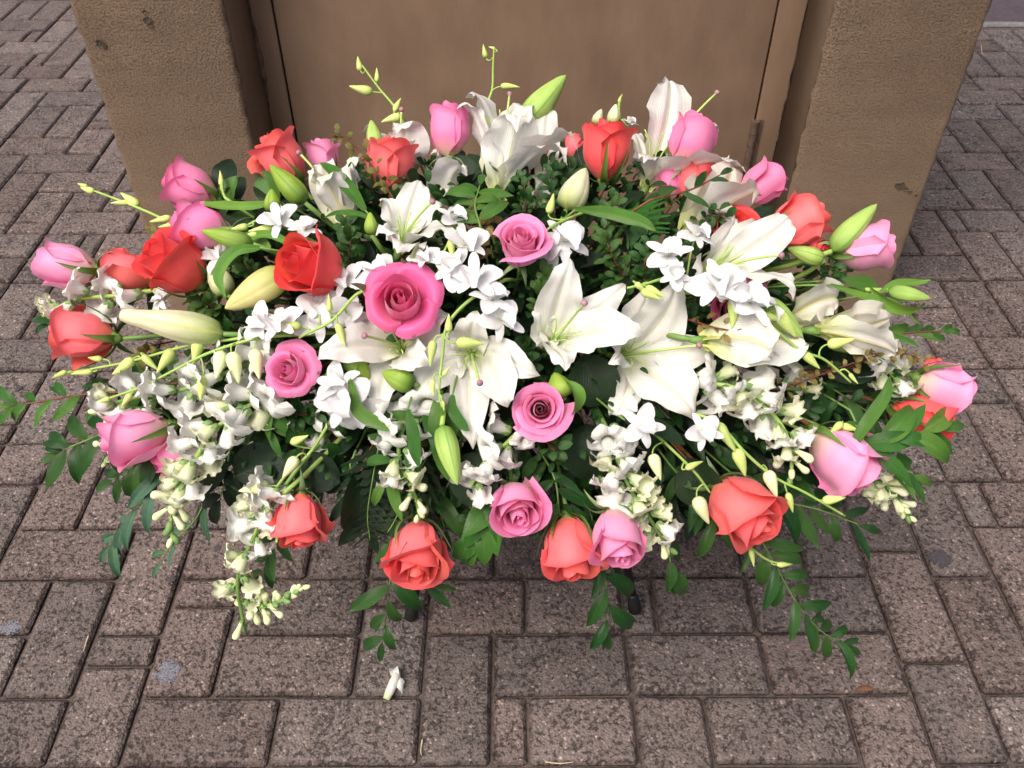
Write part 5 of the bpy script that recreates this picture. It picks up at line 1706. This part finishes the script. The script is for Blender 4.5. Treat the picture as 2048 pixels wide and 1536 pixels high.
strand('ruscus_branch', [(640, 700), (560, 760), (520, 800), (540, 860)], 'rusm', 'glossy leaves below the pink rose with the closed heart', 'branch', 9, 80, group=G1, seed=15, spread=1.0, dd=.03)
strand('ruscus_branch', [(880, 780), (850, 830), (800, 900), (770, 960)], 'rusm', 'glossy green leaves between the centre lily and its left snapdragon', 'branch', 9, 84, group=G1, seed=16, spread=.9, dd=.02)
strand('ruscus_branch', [(1080, 900), (1110, 960), (1120, 1030), (1140, 1080)], 'rus', 'dark leaves above the coral and pink rose pair at the bottom', 'branch', 10, 80, group=G1, seed=17, spread=.9, dd=.04)
strand('ruscus_branch', [(1300, 400), (1380, 380), (1440, 350)], 'rus', 'dark pointed leaves on a brown stalk in front of the side lily at upper right', 'branch', 4, 58, group=G1, seed=18, spread=.6, smat='stemb', dd=-.02)
strand('ruscus_branch', [(960, 450), (950, 410), (960, 370)], 'rusm', 'fresh green leaves at the foot of the tall trumpet lily', 'branch', 9, 58, group=G1, seed=19, spread=1.1, dd=.0, wfac=1.2)
strand('ruscus_branch', [(1330, 1060), (1340, 1120), (1345, 1150)], 'rus', 'single dark leaf below the snapdragon right of the bottom pink rose', 'branch', 3, 74, group=G1, seed=20, spread=.4, dd=.0, wfac=1.4)
strand('ruscus_branch', [(820, 1130), (835, 1165), (868, 1172)], 'rus', 'dark leaf under the coral rose above the left stand leg', 'branch', 2, 60, group=G1, seed=22, spread=.5, dd=.03)
strand('ruscus_branch', [(330, 545), (220, 640), (150, 625), (100, 650)], 'rus', 'dark leaves behind the far left snapdragon', 'branch', 8, 62, group=G1, seed=23, spread=.9, dd=.05)
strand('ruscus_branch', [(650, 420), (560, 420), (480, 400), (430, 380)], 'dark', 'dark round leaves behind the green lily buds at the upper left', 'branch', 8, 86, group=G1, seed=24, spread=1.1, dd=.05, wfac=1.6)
strand('ruscus_branch', [(1560, 700), (1640, 760), (1700, 800), (1760, 840)], 'rus', 'dark leaves under the right hand lilies', 'branch', 12, 90, group=G1, seed=25, spread=1.0, dd=.06)

strand('ruscus_branch', [(420, 760), (340, 755), (270, 760), (205, 768)], 'rus', 'dark leaves under the lower orchid stem at the far left', 'branch', 10, 72, group=G1, seed=26, spread=.7, dd=.05)
strand('ruscus_branch', [(400, 850), (330, 890), (270, 930), (225, 960)], 'rus', 'dark leaves hanging below the plump pink rose at the far left', 'branch', 11, 76, group=G1, seed=27, spread=.9, dd=.05, wfac=1.1)
strand('ruscus_branch', [(700, 930), (720, 1000), (740, 1060)], 'dark', 'dark leaves between the upside down coral rose and the left stand leg', 'branch', 9, 76, group=G1, seed=28, spread=1.0, dd=.06)
strand('ruscus_branch', [(1340, 930), (1400, 1000), (1440, 1060)], 'rus', 'dark leaves left of the biggest coral rose', 'branch', 9, 74, group=G1, seed=29, spread=1.0, dd=.06)
strand('ruscus_branch', [(900, 960), (880, 1010), (890, 1060)], 'rus', 'dark leaves behind the bottom pale pink rose on its left side', 'branch', 7, 74, group=G1, seed=30, spread=1.0, dd=.07)


def long_leaf(pts, wpx, material, label, dd=0.0, seed=0, dzs=None, fold=.35):
    P3 = [W(u, v, dd + (dzs[i] if dzs else 0)) for i, (u, v) in enumerate(pts)]
    cs = [np.array(c) for c in catmull(P3, 8)]
    t = thing('lily_leaf', label, 'leaf', P3[0], 'long lily leaves')
    S = (P3[-1] - P3[0]).cross(-FV + Vector((0, 0, .7))).normalized()
    w = wpx / 2 * mpp(*pts[0], dd)
    part('blade', [ribbon(cs, lambda s: w * math.sin(PI * min(1, s * .93 + .07)) ** .8 + .0003, S, 7, fold=fold, ruffle=.001, freq=1.5, ph=seed)], M[material], t)
    h = stem_to(P3[0], P3[1] - P3[0])
    part('stem', [tube(h, .0016, .0012, n=6)], M['stem'], t)
    return t


LL = [([(1150, 420), (1220, 428), (1280, 445), (1312, 462)], 30, 'leafm', 'long dark green lily leaf curving right below the closed cream bud', 0),
      ([(560, 405), (500, 412), (440, 412), (395, 404)], 20, 'leafl', 'light green narrow leaf pointing left above the lower pink rose', 0),
      ([(600, 500), (540, 470), (470, 478), (408, 458)], 18, 'leafl', 'light green narrow leaf lying along the green lily bud', -.005),
      ([(520, 495), (470, 505), (438, 550), (452, 596)], 26, 'leafl', 'bright green leaf curling down to the left of the yellow lily bud', -.01),
      ([(730, 420), (700, 380), (670, 345), (640, 326)], 30, 'leafm', 'green leaf crossing the trumpet lily at the upper left', -.02),
      ([(745, 440), (715, 428), (680, 425), (648, 436)], 12, 'leafm', 'thin curved leaf between the trumpet lily and the cream lily', -.01),
      ([(640, 790), (655, 760), (668, 735), (672, 700)], 18, 'leafl', 'narrow bright leaf to the right of the pink rose with the closed heart', 0),
      ([(1660, 570), (1720, 590), (1790, 610), (1842, 650)], 16, 'leafl', 'narrow arching leaf below the slim green bud at the right', 0),
      ([(1760, 585), (1790, 568), (1830, 566), (1862, 560)], 16, 'leafl', 'small leaf just above the slim green bud at the right', 0),
      ([(1680, 560), (1730, 570), (1742, 600), (1750, 630)], 34, 'leafm', 'broad leaf hanging at the foot of the right pier', .02),
      ([(880, 780), (872, 850), (885, 920), (905, 968)], 34, 'leafm', 'dark green leaf behind the hanging green lily bud in the centre', .01),
      ([(905, 790), (905, 820), (925, 850), (938, 862)], 22, 'leafm', 'small pointed leaf beside the lowest petal of the centre lily', -.01),
      ([(815, 820), (825, 860), (830, 900), (838, 935)], 26, 'leafm', 'pointed leaf hanging in front of the centre left snapdragon', -.02),
      ([(700, 760), (715, 820), (760, 850), (800, 862)], 26, 'leafm', 'dark curved leaf over the lower white orchid', -.02),
      ([(1700, 900), (1730, 850), (1770, 790), (1780, 752)], 26, 'leafm', 'tall narrow leaf left of the crossed coral rose', -.02),
      ([(1560, 470), (1640, 500), (1700, 540), (1640, 560)], 16, 'leafm', 'green leaf behind the pale pink rosebud at the right', .03),
      ([(1250, 840), (1300, 850), (1340, 870), (1370, 890)], 34, 'leafd', 'dark leaf below the broad sweeping lily petal', 0),
      ([(1010, 330), (1040, 300), (1080, 240), (1110, 200)], 26, 'leafl', 'light green leaf behind the tall lily at the top', .06)]
for i, (p, w, m, lab, dd) in enumerate(LL):
    long_leaf(p, w, m, lab, dd, i)

# round dark salal leaves
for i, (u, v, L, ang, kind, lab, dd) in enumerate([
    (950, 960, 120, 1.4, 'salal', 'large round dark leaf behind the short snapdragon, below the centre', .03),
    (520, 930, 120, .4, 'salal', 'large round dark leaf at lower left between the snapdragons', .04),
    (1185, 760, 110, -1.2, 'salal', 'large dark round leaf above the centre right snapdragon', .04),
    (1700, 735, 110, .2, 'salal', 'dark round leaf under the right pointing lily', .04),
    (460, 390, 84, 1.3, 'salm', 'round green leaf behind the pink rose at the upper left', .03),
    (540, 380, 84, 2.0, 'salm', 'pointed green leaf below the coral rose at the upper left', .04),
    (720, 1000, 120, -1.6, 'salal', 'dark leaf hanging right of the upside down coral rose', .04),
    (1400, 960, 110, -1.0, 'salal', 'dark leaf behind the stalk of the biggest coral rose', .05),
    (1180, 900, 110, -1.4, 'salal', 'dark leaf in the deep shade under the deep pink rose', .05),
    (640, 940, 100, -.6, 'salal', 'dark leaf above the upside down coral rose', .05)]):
    rr = random.Random(i + 40)
    b = W(u, v, dd)
    t = thing('salal_leaf', lab, 'leaf', b, 'broad dark leaves')
    d = DV(math.cos(ang), math.sin(ang), .1)
    leaf_at(t, b, kind, b - d * L * mpp(u, v) * .5, d, -FV + Vector((0, 0, .4)) + DV(rr.uniform(-.3, .3), rr.uniform(-.3, .3), 0), L * mpp(u, v), rr, name='blade')
    part('stem', [tube(stem_to(b - d * L * mpp(u, v) * .5, d), .0014, .0012, n=6)], M['stemb'], t)


# small leaved twigs
def twig(pts, label, kind='box', n=26, L=20, dd=0.0, seed=0, group='small leaved twigs', smat='stemr'):
    rr = random.Random(seed)
    P3 = [W(u, v, dd + (.03 if i == 0 else 0)) for i, (u, v) in enumerate(pts)]
    cs = catmull(P3, 8)
    t = thing('boxwood_twig', label, 'twig', P3[0], group)
    part('twig_stem', [tube(list(stem_to(P3[0], P3[1] - P3[0])[:-1]) + [np.array(c) for c in cs], .0013, .0007, n=6)], M[smat], t)
    lvs = []
    o = Vector(P3[0])
    for i in range(n):
        f = (i + rr.random()) / n
        k = min(len(cs) - 2, int(f * (len(cs) - 1)))
        T = (cs[k + 1] - cs[k]).normalized()
        p = cs[k].lerp(cs[k + 1], rr.random())
        a = i * 2.4
        m3 = frame(T)
        rad = m3 @ Vector((math.cos(a), math.sin(a), 0))
        off = rad * rr.choice((0, .002, .005, .009)) * (1 - .5 * f)
        d = (rad * .9 + T * rr.uniform(.2, .9)).normalized()
        Lm = L * mpp(*pts[0], dd) * rr.uniform(.7, 1.15)
        fc = (-FV + Vector((rr.uniform(-.7, .7), rr.uniform(-.7, .7), rr.uniform(0, 1)))).normalized()
        side = d.cross(fc).normalized()
        b = p + off
        lvs.append(ribbon(bez(b, b + d * Lm * .35 + fc * Lm * .08, b + d * Lm * .7 + fc * Lm * .05, b + d * Lm - fc * Lm * .1, 5),
                          lambda s: Lm * .31 * math.sin(PI * min(1, s * .92 + .06)) ** .6 + .0001, side, 3, fold=.25))
    tag(part('leaves', lvs, M[kind], t), kind='stuff')
    return t


TW = [([(800, 420), (770, 370), (735, 320), (700, 285), (668, 268)], 'bronze leafed twig reaching up left across the coral rose at the top left', 'boxr', 34, 20, -.02),
      ([(1560, 780), (1640, 750), (1720, 722), (1790, 705), (1850, 722)], 'reddish twig with small bronze leaves at the right above the far pink rose', 'boxr', 50, 18, -.01),
      ([(1690, 740), (1730, 715), (1752, 690)], 'short bronze leafed sprig in front of the right pointing lily', 'boxr', 14, 18, -.01),
      ([(350, 520), (320, 480), (296, 450)], 'orange brown leafed sprig beside the foot of the left pier', 'boxr', 16, 16, .02),
      ([(1380, 640), (1430, 655), (1490, 668), (1500, 690)], 'red brown sprig below the pink rose under the orchids', 'boxr', 18, 20, -.015),
      ([(310, 690), (290, 705), (270, 722)], 'bronze leafed sprig under the cream lily bud at the left', 'boxr', 22, 20, .03),
      ([(1110, 420), (1100, 370), (1112, 330)], 'dark small leafed twig standing in the gap right of the tall lily', 'box', 34, 22, .03),
      ([(1050, 430), (1050, 390), (1045, 350)], 'small leafed twig left of the dark standing twig under the tall lily', 'box', 28, 20, .04),
      ([(1100, 700), (1080, 640), (1085, 570), (1100, 545)], 'green boxwood sprig beside the left petal of the middle lily', 'box', 44, 26, .02),
      ([(1060, 760), (1055, 720), (1050, 680)], 'green boxwood sprig between the centre lily and the middle lily', 'box', 38, 28, .03),
      ([(1250, 560), (1220, 500), (1210, 450), (1240, 400)], 'bushy boxwood sprig below the closed cream bud', 'box', 56, 26, .02),
      ([(1290, 560), (1290, 520), (1300, 480)], 'small leafed sprig left of the white orchids at the right', 'box', 40, 22, .0),
      ([(960, 520), (965, 470), (985, 430)], 'reddish green sprig left of the spiral pink rose', 'boxr', 30, 24, .02),
      ([(520, 570), (500, 540), (470, 520)], 'boxwood sprig above the yellow lily bud', 'box', 40, 24, .03),
      ([(700, 520), (700, 480), (690, 440)], 'boxwood sprig between the red coral rose and the cream lily', 'box', 44, 24, .03),
      ([(560, 820), (610, 830), (650, 810)], 'boxwood sprig below the pink rose with the closed heart', 'box', 40, 26, .03),
      ([(800, 780), (780, 820), (785, 850)], 'yellow green sprig under the short green lily bud', 'boxr', 30, 22, .04),
      ([(1640, 560), (1660, 530), (1670, 560)], 'boxwood sprig below the pale pink rosebud at the right', 'box', 26, 22, .02),
      ([(1400, 440), (1420, 430), (1460, 440)], 'small leafed sprig between the side lily and the open lily', 'box', 26, 24, .02),
      ([(1090, 880), (1110, 900), (1115, 880)], 'round leafed sprig just below the deep pink rose', 'box', 14, 30, .0),
      ([(830, 520), (810, 480), (790, 455)], 'boxwood sprig behind the cream lily', 'box', 24, 22, .05),
      ([(700, 400), (705, 360), (715, 330)], 'green small leafed twig between the trumpet lily and the coral rose', 'box', 34, 20, -.0),
      ([(1350, 600), (1375, 640), (1400, 620)], 'boxwood sprig beside the top petal of the largest lily', 'box', 34, 24, .04),
      ([(840, 880), (860, 860), (880, 840)], 'bronze sprig in shade behind the centre left snapdragon', 'boxr', 26, 24, .05),
      ([(640, 590), (690, 600), (700, 580)], 'boxwood sprig under the red coral rose', 'box', 26, 24, .04),
      ([(450, 640), (420, 610), (380, 600)], 'boxwood sprig between the yellow bud and the large coral rose', 'box', 40, 24, .04)]
for i, (p, lab, kd, n, L, dd) in enumerate(TW):
    twig(p, lab, kd, n, L, dd, seed=200 + i)

# fern fronds at the lower left centre
for i, (p, lab) in enumerate([([(760, 880), (745, 960), (735, 1030), (740, 1080)], 'dark fern frond hanging between two coral roses at lower left'),
                              ([(860, 900), (820, 980), (790, 1040), (775, 1065)], 'second dark fern frond beside the first, nearer the snapdragon'),
                              ([(1250, 420), (1280, 440), (1300, 470)], 'toothed green fern tip among the boxwood at the upper middle')]):
    rr = random.Random(300 + i)
    P3 = [W(u, v, .035) for (u, v) in p]
    cs = catmull(P3, 8)
    t = thing('fern_frond', lab, 'fern', P3[0], 'fern fronds')
    part('stem', [tube(list(stem_to(P3[0], P3[1] - P3[0])[:-1]) + [np.array(c) for c in cs], .0012, .0006, n=6)], M['stem'], t)
    gl = []
    for k in range(2, len(cs) - 1, 2):
        T = (cs[k + 1] - cs[k - 1]).normalized()
        for sg in (-1, 1):
            S = T.cross(-FV).normalized() * sg
            L = .042 * (1 - .7 * k / len(cs)) + .008
            d = (S + T * .7).normalized()
            b = cs[k]
            gl.append(ribbon(bez(b, b + d * L * .3, b + d * L * .7, b + d * L, 9),
                             lambda s: L * .085 * (1 - s) ** .6 * (1 + .45 * math.sin(s * 30)) + .0002, T, 3, fold=.1))
    tag(part('fronds', gl, M['leafd'] if i < 2 else M['leafm'], t), kind='stuff')

# deep filling foliage: small leaves, nobody could count them
POLY = [(440, 470), (540, 400), (640, 380), (760, 340), (900, 320), (1000, 330), (1110, 290), (1250, 320), (1400, 380), (1520, 450), (1640, 560), (1740, 660),
        (1790, 760), (1740, 880), (1640, 960), (1500, 1010), (1330, 1040), (1200, 1060), (1050, 1050), (900, 1040), (780, 1000), (640, 980), (520, 960), (420, 900),
        (360, 800), (400, 660), (420, 560)]


def inside(x, y):
    c = False
    for i in range(len(POLY)):
        x1, y1 = POLY[i]
        x2, y2 = POLY[i - 1]
        if (y1 > y) != (y2 > y) and x < (x2 - x1) * (y - y1) / (y2 - y1) + x1:
            c = not c
    return c


def filler(n, name, material, Lr, ddr, seed, w=.30, shrink=1.0):
    rr = random.Random(seed)
    gs = []
    k = 0
    while k < n:
        u, v = rr.uniform(340, 1800), rr.uniform(280, 1070)
        uu, vv = 1060 + (u - 1060) / shrink, 690 + (v - 690) / shrink
        if not inside(uu, vv):
            continue
        k += 1
        dd = rr.uniform(*ddr)
        b = W(u, v, dd)
        L = rr.uniform(*Lr) * mpp(u, v, dd)
        outw = (b - Vector((0.0, .98, .50))).normalized()
        d = (outw * 1.0 + Vector((rr.uniform(-1, 1), rr.uniform(-1, 1), rr.uniform(-.7, .9)))).normalized()
        fc = (-FV * .7 + Vector((rr.uniform(-.8, .8), rr.uniform(-.8, .8), rr.uniform(.0, 1.2)))).normalized()
        side = d.cross(fc)
        if side.length < .1:
            continue
        side.normalize()
        c = bez(b, b + d * L * .33 + fc * L * .08, b + d * L * .7 + fc * L * .05, b + d * L - fc * L * .12, 5)
        gs.append(ribbon(c, lambda s: L * w * math.sin(PI * min(1, s * .92 + .06)) ** .7 + .0001, side, 3, fold=.25))
    o = link(name, mesh(name, gs, material))
    return tag(o, kind='stuff')


tag(filler(3200, 'foliage', M['box'], (16, 30), (.03, .20), 1, .30), 'small green leaves filling the middle of the bouquet between the flowers', 'foliage')
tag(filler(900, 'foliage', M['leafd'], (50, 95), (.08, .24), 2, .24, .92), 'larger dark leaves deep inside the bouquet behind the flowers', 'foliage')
tag(filler(500, 'foliage', M['leaf'], (40, 75), (.05, .14), 3, .20, .98), 'mid sized glossy leaves between the flowers of the bouquet', 'foliage')

# ================================================================== ON THE GROUND
gp = g_at(788, 1375)
fp = thing('fallen_petal', 'fallen white floret lying on the paving below the bouquet', 'petal', (gp.x, gp.y, 0))
fp.scale = (.8, .8, .8)
cl = [np.array((gp.x + a, gp.y + b, c)) for a, b, c in ((-.012, -.026, .004), (-.006, -.012, .009), (.0, .004, .011), (.004, .016, .012), (.004, .028, .006))]
part('tube', [tube(cl, .005, .006, n=10, prof=lambda s: .0065 + .003 * math.sin(s * 3))], M['snap'], fp)
part('lobe', [ribbon(bez((gp.x + .002, gp.y + .004, .012), (gp.x + .012, gp.y + .006, .020), (gp.x + .020, gp.y - .002, .012), (gp.x + .018, gp.y - .014, .003), 10),
                     lambda s: .010 * math.sin(PI * (s * .8 + .15)) ** .6, (0.1, 1, .2), 7, cup=.4, ruffle=.0015)], M['snap'], fp)
part('lobe', [ribbon(bez((gp.x + .002, gp.y + .014, .012), (gp.x + .002, gp.y + .022, .022), (gp.x - .004, gp.y + .032, .016), (gp.x - .004, gp.y + .038, .003), 10),
                     lambda s: .009 * math.sin(PI * (s * .8 + .15)) ** .6, (1, 0.1, .1), 7, cup=.4, ruffle=.0015)], M['snap'], fp)
M['straw'] = plain_material('dry_straw', (0.42, 0.34, 0.22, 1), (0.60, 0.50, 0.34, 1), 90, .7)
for i, (a, b, c, lab) in enumerate([
    ((1090, 1525), (1120, 1528), (1148, 1525), 'pale dry stalk lying in the joint at the bottom of the photo'),
    ((1522, 1150), (1545, 1147), (1565, 1152), 'pale dry stalk in the joint below the trailing leaves'),
    ((178, 1272), (172, 1290), (168, 1304), 'yellowish dry stalk in the joint at lower left'),
    ((1962, 92), (1964, 108), (1970, 113), 'short curled straw on the far paving right of the pier'),
    ((845, 1480), (842, 1500), (843, 1512), 'tiny yellow stalk in the joint below the fallen floret')]):
    q = [g_at(*k) + Vector((0, 0, .002)) for k in (a, b, c)]
    o = link('dry_stalk', mesh('dry_stalk', [tube([np.array(x) - np.array(q[0]) for x in catmull(q, 6)], .0011, .0006, n=5)], M['straw']), loc=q[0])
    tag(o, lab, 'dry stalk', 'dry stalks on the paving')
M['driedleaf'] = thin_material('leaf_dried', (0.16, 0.06, 0.03, 1), (0.20, 0.08, 0.04, 1), trans=.1, rough=.7)
q0, q1 = g_at(1712, 1382), g_at(1748, 1381)
o = link('dried_leaf', mesh('dried_leaf', [ribbon(bez((0, 0, .003), Vector((.006, .004, .006)), Vector((q1.x - q0.x - .006, .003, .008)), (q1.x - q0.x, q1.y - q0.y, .003), 8),
         lambda s: .005 * math.sin(PI * (s * .9 + .05)), (0, 1, 0), 5, cup=.4)], M['driedleaf']), loc=(q0.x, q0.y, 0))
tag(o, 'reddish brown dried leaf lying in a joint at lower right', 'leaf')
